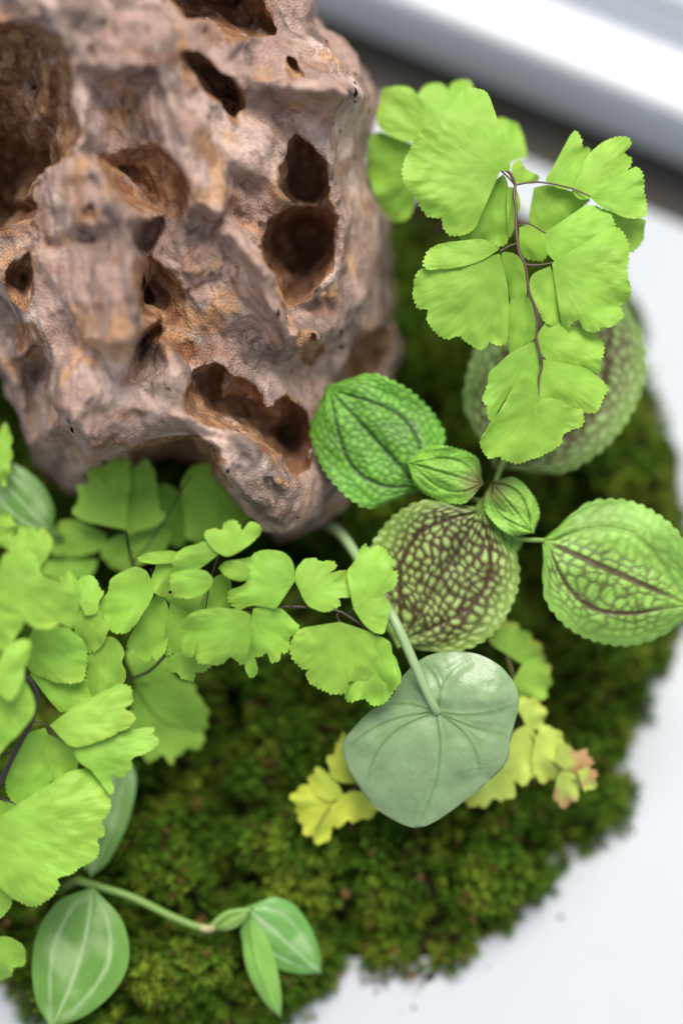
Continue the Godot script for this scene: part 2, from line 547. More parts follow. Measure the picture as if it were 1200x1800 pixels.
var st_in_pit := 0.0
var flow := Vector3.ZERO
func stone_sdf(w: Vector3) -> float:                   # w: world metres; result: mm
	var r := w - focus
	var n := r.dot(cam_n) * 1000.0
	var k := (DIST - n * 0.001) / DIST * PX
	var mm := w * 1000.0
	var wx := warp.get_noise_3dv(mm)
	var wy := warp.get_noise_3d(mm.x + 311.0, mm.y, mm.z)
	var fx := ((600.0 + r.x / k) + wx * 17.0 - st_x0) / ST
	var fy := ((900.0 - r.dot(cam_u) / k) + wy * 17.0 - st_y0) / ST
	fx = clampf(fx, 0.0, st_w - 1.01)
	fy = clampf(fy, 0.0, st_h - 1.01)
	var i := int(fx)
	var j := int(fy)
	fx -= i
	fy -= j
	var a := j * st_w + i
	var b := a + st_w
	var w0 := (1.0 - fx) * (1.0 - fy)
	var w1 := fx * (1.0 - fy)
	var w2 := (1.0 - fx) * fy
	var w3 := fx * fy
	var sil := st_sil[a] * w0 + st_sil[a + 1] * w1 + st_sil[b] * w2 + st_sil[b + 1] * w3
	var front := st_front[a] * w0 + st_front[a + 1] * w1 + st_front[b] * w2 + st_front[b + 1] * w3
	var pit := st_pit[a] * w0 + st_pit[a + 1] * w1 + st_pit[b] * w2 + st_pit[b + 1] * w3
	# scooped faces between sharp crests, and grain
	var sc := scallop.get_noise_3dv(mm)
	var gr := rough.get_noise_3dv(mm)
	var drawn := mm - flow * (mm.dot(flow) * 0.82)      # grain that runs down the stone
	var run := 1.0 - absf(rough.get_noise_3dv(drawn * 0.8)) * 2.2
	front += 9.0 * (sc + 0.5) + 1.5 * run + 1.3 * exp(-pit * pit * 0.3)
	var e := clampf(1.0 + sil / 6.0, 0.0, 1.0)
	front -= 6.0 * (1.0 - sqrt(1.0 - e * e * 0.98))
	var below := front - n
	var taper := maxf(0.0, below - 30.0) * 0.25
	var d := maxf(maxf(sil + taper, -below * 0.75), below - 62.0)
	d += gr * 0.5
	# hollows: bowls, wider inside than at the rim, with crumbling walls
	var deep := st_deep[a] * w0 + st_deep[a + 1] * w1 + st_deep[b] * w2 + st_deep[b + 1] * w3
	var bowl := deep * sqrt(clampf(-pit / 5.5 + 0.12, 0.0, 1.0))
	var crumb := rough.get_noise_3dv(mm * 0.55 + Vector3(50, 0, 0))
	var hole := maxf(pit - clampf(below - 1.0, 0.0, 9.0) * 0.3, (below - bowl - crumb * minf(deep * 0.6, 7.0)) * 0.8) + crumb * 1.4 + gr * 0.6
	st_in_pit = hole
	var soft := maxf(0.0, 1.0 - absf(d + hole) / 1.0)
	d = maxf(d, -hole) + soft * soft * 0.25
	return maxf(d, 10.0 - mm.y)

func stone_mesh(origin: Vector3) -> ArrayMesh:
	stone_maps()
	warp.seed = 21
	warp.frequency = 0.05
	warp.fractal_octaves = 2
	scallop.seed = 8
	scallop.noise_type = FastNoiseLite.TYPE_CELLULAR
	scallop.cellular_return_type = FastNoiseLite.RETURN_DISTANCE
	scallop.frequency = 0.05
	flow = (cam_u * -0.94 + Vector3.RIGHT * 0.3 + cam_n * -0.15).normalized()
	scallop.fractal_octaves = 2
	scallop.fractal_gain = 0.55
	scallop.domain_warp_enabled = true
	scallop.domain_warp_amplitude = 6.0
	scallop.domain_warp_frequency = 0.05
	rough.seed = 4
	rough.frequency = 0.22
	rough.fractal_octaves = 3
	var lo := Vector3(-0.112, 0.010, -0.155)
	var hi := Vector3(0.022, 0.182, 0.045)
	var h := CELL * 0.001
	var B := 5
	var gx := int((hi.x - lo.x) / h / B) + 1
	var gy := int((hi.y - lo.y) / h / B) + 1
	var gz := int((hi.z - lo.z) / h / B) + 1
	var nx := gx * B + 1
	var ny := gy * B + 1
	var nz := gz * B + 1
	var coarse := PackedFloat32Array()
	coarse.resize((gx + 1) * (gy + 1) * (gz + 1))
	for z in gz + 1:
		for y in gy + 1:
			for x in gx + 1:
				coarse[(z * (gy + 1) + y) * (gx + 1) + x] = stone_sdf(lo + Vector3(x, y, z) * (h * B))
	var val := PackedFloat32Array()
	val.resize(nx * ny * nz)
	val.fill(99.0)
	var live := []
	for z in gz:
		for y in gy:
			for x in gx:
				var least := 1e9
				var most := -1e9
				for c in 8:
					var d := coarse[((z + (c >> 2)) * (gy + 1) + y + ((c >> 1) & 1)) * (gx + 1) + x + (c & 1)]
					least = minf(least, d)
					most = maxf(most, d)
				if least < 2.6 and most > -2.6:
					live.append(Vector3i(x, y, z) * B)
	for b in live:
		for z in B:
			for y in B:
				var row: int = ((b.z + z) * ny + b.y + y) * nx + b.x
				for x in B:
					val[row + x] = stone_sdf(lo + Vector3(b.x + x, b.y + y, b.z + z) * h)
	var vid := {}
	var v := PackedVector3Array()
	var cs := PackedColorArray()
	var idx := PackedInt32Array()
	var off := [0, 1, nx, nx + 1, nx * ny, nx * ny + 1, nx * ny + nx, nx * ny + nx + 1]
	var ends := [[0, 1], [2, 3], [4, 5], [6, 7], [0, 2], [1, 3], [4, 6], [5, 7], [0, 4], [1, 5], [2, 6], [3, 7]]
	for b in live:
		for z in B:
			for y in B:
				for x in B:
					var px: int = b.x + x
					var py: int = b.y + y
					var pz: int = b.z + z
					if px >= nx - 1 or py >= ny - 1 or pz >= nz - 1: continue
					var at0 := (pz * ny + py) * nx + px
					var mask := 0
					var gap := false
					for c in 8:
						var d := val[at0 + off[c]]
						if d > 90.0: gap = true
						if d < 0.0: mask |= 1 << c
					if gap or mask == 0 or mask == 255: continue
					var sum := Vector3.ZERO
					var cnt := 0
					for e in ends:
						var s0: bool = mask & (1 << e[0])
						var s1: bool = mask & (1 << e[1])
						if s0 != s1:
							var d0 := val[at0 + off[e[0]]]
							var d1 := val[at0 + off[e[1]]]
							var t := d0 / (d0 - d1)
							var p0 := Vector3(e[0] & 1, (e[0] >> 1) & 1, e[0] >> 2)
							var p1 := Vector3(e[1] & 1, (e[1] >> 1) & 1, e[1] >> 2)
							sum += p0.lerp(p1, t)
							cnt += 1
					var place := lo + (Vector3(px, py, pz) + sum / cnt) * h
					vid[at0] = v.size()
					v.append(place - origin)
					cs.append(stone_tint(place))
	for at0 in vid:
		var here := val[at0] < 0.0
		for ax in 3:
			var step: int = [1, nx, nx * ny][ax]
			if (val[at0 + step] < 0.0) == here: continue
			var s1: int = [nx, nx * ny, 1][ax]
			var s2: int = [nx * ny, 1, nx][ax]
			if not (vid.has(at0 - s1) and vid.has(at0 - s2) and vid.has(at0 - s1 - s2)): continue
			var q := [vid[at0], vid[at0 - s1], vid[at0 - s1 - s2], vid[at0 - s2]]
			if here:
				idx.append_array([q[0], q[2], q[1], q[0], q[3], q[2]])
			else:
				idx.append_array([q[0], q[1], q[2], q[0], q[2], q[3]])
	print("stone: ", live.size(), " blocks, ", v.size(), " points, ", idx.size() / 3, " faces")
	return commit(v, idx, cs, PackedVector2Array())

func stone_tint(p: Vector3) -> Color:
	stone_sdf(p)
	var mm := p * 1000.0
	var c := Color(0.43, 0.285, 0.235)                # mauve brown skin
	c = mixed(c, Color(0.66, 0.48, 0.41), smooth(-0.05, 0.45, noise.get_noise_3dv(mm * 3.0)))
	c = mixed(c, Color(0.20, 0.145, 0.122), 0.9 * smooth(0.05, 0.38, noise.get_noise_3d(mm.x * 4.2, mm.y * 4.2 + 77.0, mm.z * 4.2)))
	c = mixed(c, Color(0.54, 0.29, 0.14), 0.75 * smooth(0.22, 0.48, noise.get_noise_3d(mm.x * 4.6 + 150.0, mm.y * 4.6, mm.z * 4.6)))   # ochre stains
	c = mixed(c, Color(0.30, 0.15, 0.085), 0.6 * smooth(0.2, 0.45, noise.get_noise_3d(mm.x * 6.0 + 350.0, mm.y * 6.0, mm.z * 6.0)))
	var drawn := mm - flow * (mm.dot(flow) * 0.85)
	c = mixed(c, Color(0.12, 0.085, 0.07), 0.75 * smooth(0.09, 0.0, absf(rough.get_noise_3dv(drawn * 0.55))) * smooth(0.0, 0.3, noise.get_noise_3d(mm.x * 5.0, mm.y * 5.0, mm.z * 5.0 + 500.0)))   # dark hair cracks
	c = mixed(c, Color(0.45, 0.36, 0.30), 0.5 * smooth(0.25, 0.5, rough.get_noise_3d(mm.x * 1.1, mm.y * 1.1 + 40.0, mm.z * 1.1)))
	var edge := st_in_pit + 1.1 * rough.get_noise_3dv(mm * 0.6)
	if edge < 0.7:                                     # red-brown crumbly clay in the hollows
		var clay := mixed(Color(0.25, 0.115, 0.06), Color(0.44, 0.25, 0.13), smooth(-0.3, 0.4, rough.get_noise_3dv(mm * 0.9)))
		c = mixed(c, clay, smooth(0.7, 0.2, edge))
	var g := 1.0 + 0.3 * rough.get_noise_3dv(mm * 1.9)
	return Color(c.r * g, c.g * g, c.b * g)

# ---------------------------------------------------------------- moss and soil

var bank := PackedVector2Array()
const BANK := 0.0011
var bank_map := PackedFloat32Array()
var bank_nx := 0
func bank_height(x: float, z: float) -> float:         # metres; below zero outside the mossy bank
	var fx := (x + 0.17) / BANK
	var fz := (z + 0.16) / BANK
	var i := int(fx)
	var j := int(fz)
	fx -= i
	fz -= j
	var a := j * bank_nx + i
	return lerpf(lerpf(bank_map[a], bank_map[a + 1], fx), lerpf(bank_map[a + bank_nx], bank_map[a + bank_nx + 1], fx), fz)

func bank_shape(x: float, z: float) -> float:
	var d := -poly_distance(bank, x, z)
	d += 0.009 * noise.get_noise_2d(x * 3500.0, z * 3500.0) + 0.004 * noise.get_noise_2d(x * 11000.0, z * 11000.0)
	if d < -0.004: return -0.003
	var rise := 0.014 * (1.0 - exp(-maxf(d, 0.0) / 0.022)) + 0.008 * sqrt(clampf(d / 0.008, 0.0, 1.0))
	var c := cells(x * 32.0 + 3.0 + 0.5 * noise.get_noise_2d(x * 6000.0, z * 6000.0), z * 32.0 + 0.5 * noise.get_noise_2d(x * 6000.0 + 400.0, z * 6000.0), 5)
	var gap := exp(-pow((c.y - c.x) / 0.24, 2.0))
	rise += (0.024 * (0.40 - c.x * c.x * 1.6) - 0.017 * gap + 0.004 * noise.get_noise_2d(x * 9000.0, z * 9000.0)) * clampf(d / 0.008, 0.0, 1.0)
	rise = maxf(rise, 0.0025)
	return rise - 0.001 if d > 0.0 else -0.003

func make_bank() -> void:
	var raw := [1086, 432, 1125, 600, 1118, 700, 1160, 752, 1188, 820, 1196, 900, 1200, 1020, 1172, 1150, 1122, 1228, 1088, 1300, 1096, 1368, 1078, 1425, 1040, 1445, 1012, 1500, 960, 1562, 900, 1580,
		862, 1640, 800, 1692, 730, 1712, 690, 1685, 622, 1705, 560, 1750, 440, 1782, 300, 1812, 150, 1830, 40, 1795, 10, 1715, -80, 1690, -250, 1600, -330, 1200, -300, 700, -200, 300, 100, 250, 420, 260, 660, 310, 800, 330, 960, 372]
	for i in range(0, raw.size(), 2):
		var g := ground(raw[i], raw[i + 1], 0.008)
		bank.append(Vector2(g.x, g.z))
	bank_nx = int(0.31 / BANK) + 4
	for j in int(0.33 / BANK) + 4:
		for i in bank_nx:
			bank_map.append(bank_shape(-0.17 + i * BANK, -0.16 + j * BANK))
	var step := 0.0022
	var x0 := -0.17
	var z0 := -0.16
	var nx := int(0.31 / step)
	var nz := int(0.33 / step)
	var v := PackedVector3Array()
	var cs := PackedColorArray()
	var idx := PackedInt32Array()
	for j in nz + 1:
		for i in nx + 1:
			var x := x0 + i * step
			var z := z0 + j * step
			v.append(Vector3(x, bank_height(x, z), z))
			var g := 1.0 + 0.5 * noise.get_noise_2d(x * 20000.0, z * 20000.0)
			cs.append(Color(0.024 * g, 0.018 * g, 0.009 * g))
	for j in nz:
		for i in nx:
			var a := j * (nx + 1) + i
			var b := a + nx + 1
			if maxf(maxf(v[a].y, v[a + 1].y), maxf(v[b].y, v[b + 1].y)) < -0.002: continue
			idx.append_array([a, a + 1, b, a + 1, b + 1, b])
	tag(put("soil", commit(v, idx, cs, PackedVector2Array()), mat_soil), "dark soil of the planted bank under the moss", "", "", "structure")
	# moss shoots
	var sv := PackedVector3Array()
	var sc := PackedColorArray()
	var si := PackedInt32Array()
	var r := RandomNumberGenerator.new()
	r.seed = 77
	for k in 15:
		var hgt := 0.0035 * (k + 0.5) / 15.0
		var a := k * 2.4
		var out := Vector3(cos(a), 0.0, sin(a))
		var side := Vector3(-sin(a), 0.0, cos(a)) * 0.00028
		var root := Vector3(0.0004 * sin(hgt * 900.0), hgt, 0.0)
		var long := r.randf_range(0.0010, 0.0017)
		var rise := r.randf_range(0.4, 1.1) + hgt * 120.0
		var tip := root + out * long + Vector3(0, long * rise, 0)
		var midp := root.lerp(tip, 0.45) + Vector3(0, 0.0002, 0)
		var n := sv.size()
		sv.append_array([root, midp + side, tip, midp - side])
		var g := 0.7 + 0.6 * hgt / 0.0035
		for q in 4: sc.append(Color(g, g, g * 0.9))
		si.append_array([n, n + 1, n + 2, n, n + 2, n + 3])
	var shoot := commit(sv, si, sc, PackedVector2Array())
	var where := []
	var tint := []
	r.seed = 5
	while where.size() < 80000:
		var x := r.randf_range(-0.15, 0.11)
		var z := r.randf_range(-0.125, 0.15)
		var y := bank_height(x, z)
		if y < 0.0: continue
		var e := 0.0012
		var slope := Vector3(bank_height(x - e, z) - bank_height(x + e, z), 2.0 * e, bank_height(x, z - e) - bank_height(x, z + e))
		var up := (slope.normalized() + Vector3(r.randfn(0, 0.28), 0.0, r.randfn(0, 0.28))).normalized()
		var patch := noise.get_noise_2d(x * 6000.0, z * 6000.0)
		if patch < -0.34 and r.randf() < 0.75: continue
		var lump := cells(x * 32.0 + 3.0 + 0.5 * noise.get_noise_2d(x * 6000.0, z * 6000.0), z * 32.0 + 0.5 * noise.get_noise_2d(x * 6000.0 + 400.0, z * 6000.0), 5)
		if lump.y - lump.x < 0.19 and r.randf() < 0.95: continue
		var f := up.cross(Vector3(cos(r.randf() * TAU), 0.1, sin(r.randf() * TAU))).normalized()
		var s := r.randf_range(0.5, 1.2)
		var b := Basis(f, up, f.cross(up)).scaled(Vector3(s, s, s))
		where.append(Transform3D(b, Vector3(x, y - 0.0006, z)))
		var c := mixed(Color(0.075, 0.165, 0.012), Color(0.20, 0.285, 0.026), smooth(-0.1, 0.5, noise.get_noise_2d(x * 9000.0 + 90.0, z * 9000.0)))
		if r.randf() < 0.04 + 0.22 * smooth(0.2, 0.5, noise.get_noise_2d(x * 12000.0, z * 12000.0 + 300.0)): c = Color(0.17, 0.10, 0.035)
		var g := r.randf_range(0.7, 1.25)
		tint.append(Color(c.r * g, c.g * g, c.b * g))
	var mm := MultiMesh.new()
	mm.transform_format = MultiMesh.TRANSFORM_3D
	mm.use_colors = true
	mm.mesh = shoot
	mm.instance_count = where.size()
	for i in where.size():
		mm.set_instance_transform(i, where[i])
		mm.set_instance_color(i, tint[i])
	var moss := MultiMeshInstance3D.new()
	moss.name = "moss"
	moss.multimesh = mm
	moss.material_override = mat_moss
	add_child(moss)
	tag(moss, "olive green cushion moss covering the bank around the stone", "", "", "stuff")

func crumbs() -> void:                                 # loose soil spilled round the rim
	var ball := SphereMesh.new()
	ball.radius = 0.0005
	ball.height = 0.0008
	ball.radial_segments = 6
	ball.rings = 3
	ball.material = mat_moss
	var r := RandomNumberGenerator.new()
	r.seed = 31
	var mm := MultiMesh.new()
	mm.transform_format = MultiMesh.TRANSFORM_3D
	mm.use_colors = true
	mm.mesh = ball
	mm.instance_count = 70
	var i := 0
	while i < 70:
		var k := r.randi() % 20
		var p := bank[k].lerp(bank[k + 1], r.randf()) + Vector2(r.randfn(0.0, 0.004), r.randfn(0.002, 0.004))
		if bank_height(p.x, p.y) > 0.0: continue
		var s := r.randf_range(0.35, 1.5)
		mm.set_instance_transform(i, Transform3D(Basis.from_euler(Vector3(r.randf() * 6.0, r.randf() * 6.0, 0)).scaled(Vector3(s, s * r.randf_range(0.6, 1.0), s * r.randf_range(0.7, 1.6))), Vector3(p.x, 0.0003 * s, p.y)))
		var g := r.randf_range(0.5, 1.3)
		mm.set_instance_color(i, Color(0.07 * g, 0.045 * g, 0.025 * g))
		i += 1
	var o := MultiMeshInstance3D.new()
	o.name = "soil_crumbs"
	o.multimesh = mm
	add_child(o)
	tag(o, "dark soil crumbs spilled on the white sill along the rim of the moss", "", "", "stuff")

# ---------------------------------------------------------------- the white sill, its track and frame

func beam(called: String, profile: Array, mat: Material, label: String, along: Vector3, out: Vector3, from: Vector3) -> MeshInstance3D:   # profile: out, up pairs in mm, swept along
	var v := PackedVector3Array()
	var idx := PackedInt32Array()
	var cs := PackedColorArray()
	var st := SurfaceTool.new()
	st.begin(Mesh.PRIMITIVE_TRIANGLES)
	var n := profile.size() / 2
	var spans := 60 if mat == mat_track else 1
	for i in n - 1:
		var a: Vector3 = from + out * (profile[i * 2] * 0.001) + Vector3.UP * (profile[i * 2 + 1] * 0.001)
		var b: Vector3 = from + out * (profile[i * 2 + 2] * 0.001) + Vector3.UP * (profile[i * 2 + 3] * 0.001)
		for s in spans:
			var l0 := along * lerpf(-0.5, 0.6, float(s) / spans)
			var l1 := along * lerpf(-0.5, 0.6, float(s + 1) / spans)
			for q in [a + l0, b + l1, b + l0, a + l0, a + l1, b + l1]:
				var g := smooth(0.1, 0.45, noise.get_noise_3dv(q * 2500.0))
				st.set_color(mixed(Color(0.068, 0.062, 0.057), Color(0.06, 0.07, 0.03), g))
				st.add_vertex(q)
	st.generate_normals()
	return tag(put(called, st.commit(), mat), label, "", "", "structure") as MeshInstance3D

func make_setting() -> void:
	var a := ground(655, 165, 0.0)
	var b := ground(1200, 392, 0.0)
	var along := (b - a).normalized()
	var out := Vector3(along.z, 0, -along.x)
	if out.z > 0: out = -out
	# sill board: top face with a rounded front edge toward the track
	beam("sill_board", [-700, -20, -700, 0, -2.0, 0, -0.6, -0.5, 0, -2.0, 0, -20], mat_sill, "white painted sill board the bank stands on", along, out, a)
	beam("sliding_track", [0.5, -12, 24, -12, 24, -4], mat_track, "dark dirty track between the white sill and the frame", along, out, a)
	beam("window_frame", [24.5, -12, 24.5, 16, 25.5, 19, 28, 21, 44, 21, 47, 20, 48, 17, 48, 10, 60, 10, 60, 26, 62, 29, 140, 29, 140, -12], mat_frame, "white frame with stepped edges behind the dark track", along, out, a)

# ---------------------------------------------------------------- the plants

func fern_right() -> void:
	var o := thing("fern_frond", "sharp bright green maidenhair fern frond arching over the quilted leaves beside the stone", "fern", ground(760, 420, 0.03))
	frond_green = maidenhair
	frond_edge = maidenhair_edge
	var brown := Color(0.10, 0.055, 0.045)
	stem(o, "stem", [905, 325, -1, 903, 345, 0, 907, 370, 1, 906, 395, 1.5, 908, 420, 2, 912, 445, 2.2, 922, 465, 2.5, 926, 490, 2.5, 930, 515, 2.5, 938, 535, 2.5, 943, 560, 2.5, 942, 595, 2.5, 948, 620, 2.5, 952, 640, 2.4, 946, 670, 2.2, 945, 695, 2, 932, 722, 1.2], 0.42, 0.26, brown)
	stem(o, "stem", [905, 325, -1, 890, 300, -8, 850, 300, -22, 800, 350, -38, 765, 410, -46], 0.42, 0.5, brown)
	for p in [[905, 325, -1, 893, 312, 1, 880, 300, 2.5], [905, 325, -1, 945, 320, -2, 1000, 330, -2.5, 1038, 346, -2], [912, 388, 1.4, 935, 396, 1.2, 958, 410, 1], [907, 428, 2, 893, 433, 2, 878, 442, 2], [922, 465, 2.5, 945, 466, 2.5, 970, 462, 2.5], [926, 500, 2.5, 927, 512, 2, 925, 522, 1.5], [943, 592, 2.5, 940, 595, 2.4, 938, 599, 2.2], [948, 620, 2.5, 952, 627, 2.4, 958, 631, 2.2]]:
		stem(o, "stalk", p, 0.26, 0.2, brown)
	# behind
	fan(o, -8, -10, 1, [905, 322, 898, 296, 912, 284, 926, 300, 946, 309, 940, 322])
	fan(o, -7, -9, 1.5, [938, 330, 965, 325, 1000, 335, 1035, 345, 1028, 362, 1000, 386, 958, 408, 930, 392])
	fan(o, -5, -7, 1.5, [912, 400, 935, 394, 960, 412, 962, 450, 940, 458, 914, 444])
	fan(o, -4, -7, 1.5, [902, 445, 915, 455, 926, 480, 926, 522, 900, 534, 892, 500, 881, 447])
	fan(o, -1, -2, 1.5, [907, 332, 914, 362, 902, 404, 893, 412, 891, 335])
	fan(o, -1.5, -4, 2, [884, 306, 893, 330, 894, 410, 880, 433, 842, 428, 806, 417, 845, 388, 860, 330])
	fan(o, 0.5, -3, 2, [926, 521, 936, 540, 942, 590, 916, 610, 897, 624, 894, 600, 895, 532])
	fan(o, -5, -9, 2, [1060, 368, 1090, 376, 1131, 386, 1132, 402, 1126, 426, 1110, 444, 1090, 430, 1070, 395])
	fan(o, -4, -8, 2, [958, 318, 962, 308, 985, 274, 1000, 240, 1012, 231, 1022, 245, 1025, 258, 1036, 262, 1032, 295, 1012, 328, 985, 332])
	fan(o, -3, -5, 2, [1004, 336, 1012, 322, 1030, 277, 1050, 256, 1075, 243, 1100, 242, 1108, 255, 1098, 268, 1108, 280, 1104, 297, 1072, 320, 1042, 346, 1018, 350])
	fan(o, -1.5, -2, 2, [1036, 347, 1048, 338, 1072, 320, 1100, 301, 1120, 293, 1129, 310, 1132, 340, 1137, 370, 1126, 382, 1100, 383, 1078, 374, 1056, 364])
	fan(o, 1, -1, 2.2, [957, 409, 975, 399, 1000, 386, 1026, 362, 1050, 364, 1072, 376, 1080, 402, 1062, 425, 1030, 450, 985, 462, 962, 445])
	fan(o, 2.5, 2, 2.4, [969, 462, 990, 448, 1030, 425, 1065, 403, 1085, 400, 1100, 418, 1105, 450, 1102, 485, 1109, 512, 1100, 530, 1089, 536, 1094, 555, 1078, 573, 1056, 575, 1052, 583, 1026, 580, 1021, 562, 1002, 572, 996, 600, 988, 585, 983, 545, 975, 500])
	fan(o, 2.2, 0.5, 2, [966, 468, 976, 495, 982, 540, 981, 576, 968, 570, 955, 564, 950, 552, 940, 535, 930, 505, 936, 482])
	fan(o, 0.5, -2, 2, [943, 590, 962, 566, 1000, 570, 1030, 581, 1053, 592, 1061, 612, 1055, 640, 1050, 657, 1030, 650, 985, 642, 956, 632])
	fan(o, 2, 0, 2.2, [878, 446, 840, 460, 775, 471, 750, 470, 733, 478, 727, 500, 724, 520, 735, 541, 750, 545, 750, 562, 762, 582, 785, 596, 804, 590, 820, 602, 842, 614, 856, 608, 859, 600, 867, 605, 886, 605, 893, 588, 893, 520, 889, 490])
	fan(o, 2.6, 0.8, 0.6, [877, 438, 850, 421, 820, 422, 780, 427, 756, 437, 744, 460, 752, 474, 775, 473, 810, 469, 845, 458])
	fan(o, 3, 4, 2.4, [879, 300, 896, 296, 890, 250, 873, 208, 858, 168, 840, 155, 815, 158, 795, 180, 775, 202, 777, 228, 801, 254, 771, 229, 742, 229, 728, 248, 712, 278, 706, 300, 712, 326, 730, 346, 745, 372, 753, 381, 775, 385, 780, 405, 800, 414, 826, 408, 840, 390, 848, 352, 859, 330, 871, 314])
	# the drooping end
	fan(o, 1.8, 0.5, 2, [943, 598, 925, 605, 895, 622, 875, 640, 860, 655, 855, 680, 847, 700, 855, 713, 858, 733, 866, 737, 886, 704, 906, 684, 926, 678, 944, 670, 947, 640])
	fan(o, 2.2, 1, 2, [952, 630, 975, 638, 1000, 645, 1030, 647, 1048, 661, 1060, 671, 1068, 685, 1060, 695, 1055, 715, 1042, 726, 1025, 724, 1008, 716, 985, 712, 960, 708, 946, 704, 946, 660])
	fan(o, 2.6, 1.5, 1.5, [943, 669, 925, 674, 905, 680, 893, 695, 879, 720, 860, 745, 847, 768, 868, 752, 890, 744, 915, 734, 935, 724, 946, 700])
	fan(o, 3, 0.5, 1.8, [936, 722, 946, 705, 965, 699, 985, 705, 1010, 717, 1022, 720, 1025, 740, 1020, 752, 1005, 755, 990, 765, 985, 780, 965, 793, 940, 806, 910, 814, 890, 808, 875, 803, 860, 806, 846, 790, 845, 771, 862, 752, 888, 740, 915, 731])
	# the second frond further back
	o = thing("fern_frond", "soft out of focus fern leaflets touching the stone, behind the sharp right frond", "fern", ground(720, 400, 0.03))
	frond_green = maidenhair
	stem(o, "stem", [812, 252, -22, 790, 262, -26, 760, 300, -36, 735, 360, -46, 722, 400, -52], 0.3, 0.5, brown)
	fan(o, -22, -30, 2, [745, 262, 725, 256, 690, 240, 662, 232, 648, 252, 647, 300, 664, 352, 690, 388, 722, 378, 730, 330], "darker shaded leaflet against the stone")
	fan(o, -18, -22, 2, [808, 256, 792, 262, 735, 246, 718, 250, 690, 240, 667, 226, 663, 205, 672, 160, 690, 152, 710, 152, 728, 160, 740, 185, 770, 215])
	fan(o, -22, -26, 2, [800, 256, 770, 218, 738, 180, 738, 160, 760, 146, 785, 155, 800, 190, 812, 220])
	fan(o, -24, -27, 2, [812, 252, 795, 190, 790, 152, 812, 140, 830, 150, 840, 200])
	fan(o, -24, -28, 2, [872, 292, 868, 240, 872, 210, 890, 208, 913, 224, 920, 250, 926, 275, 906, 282])

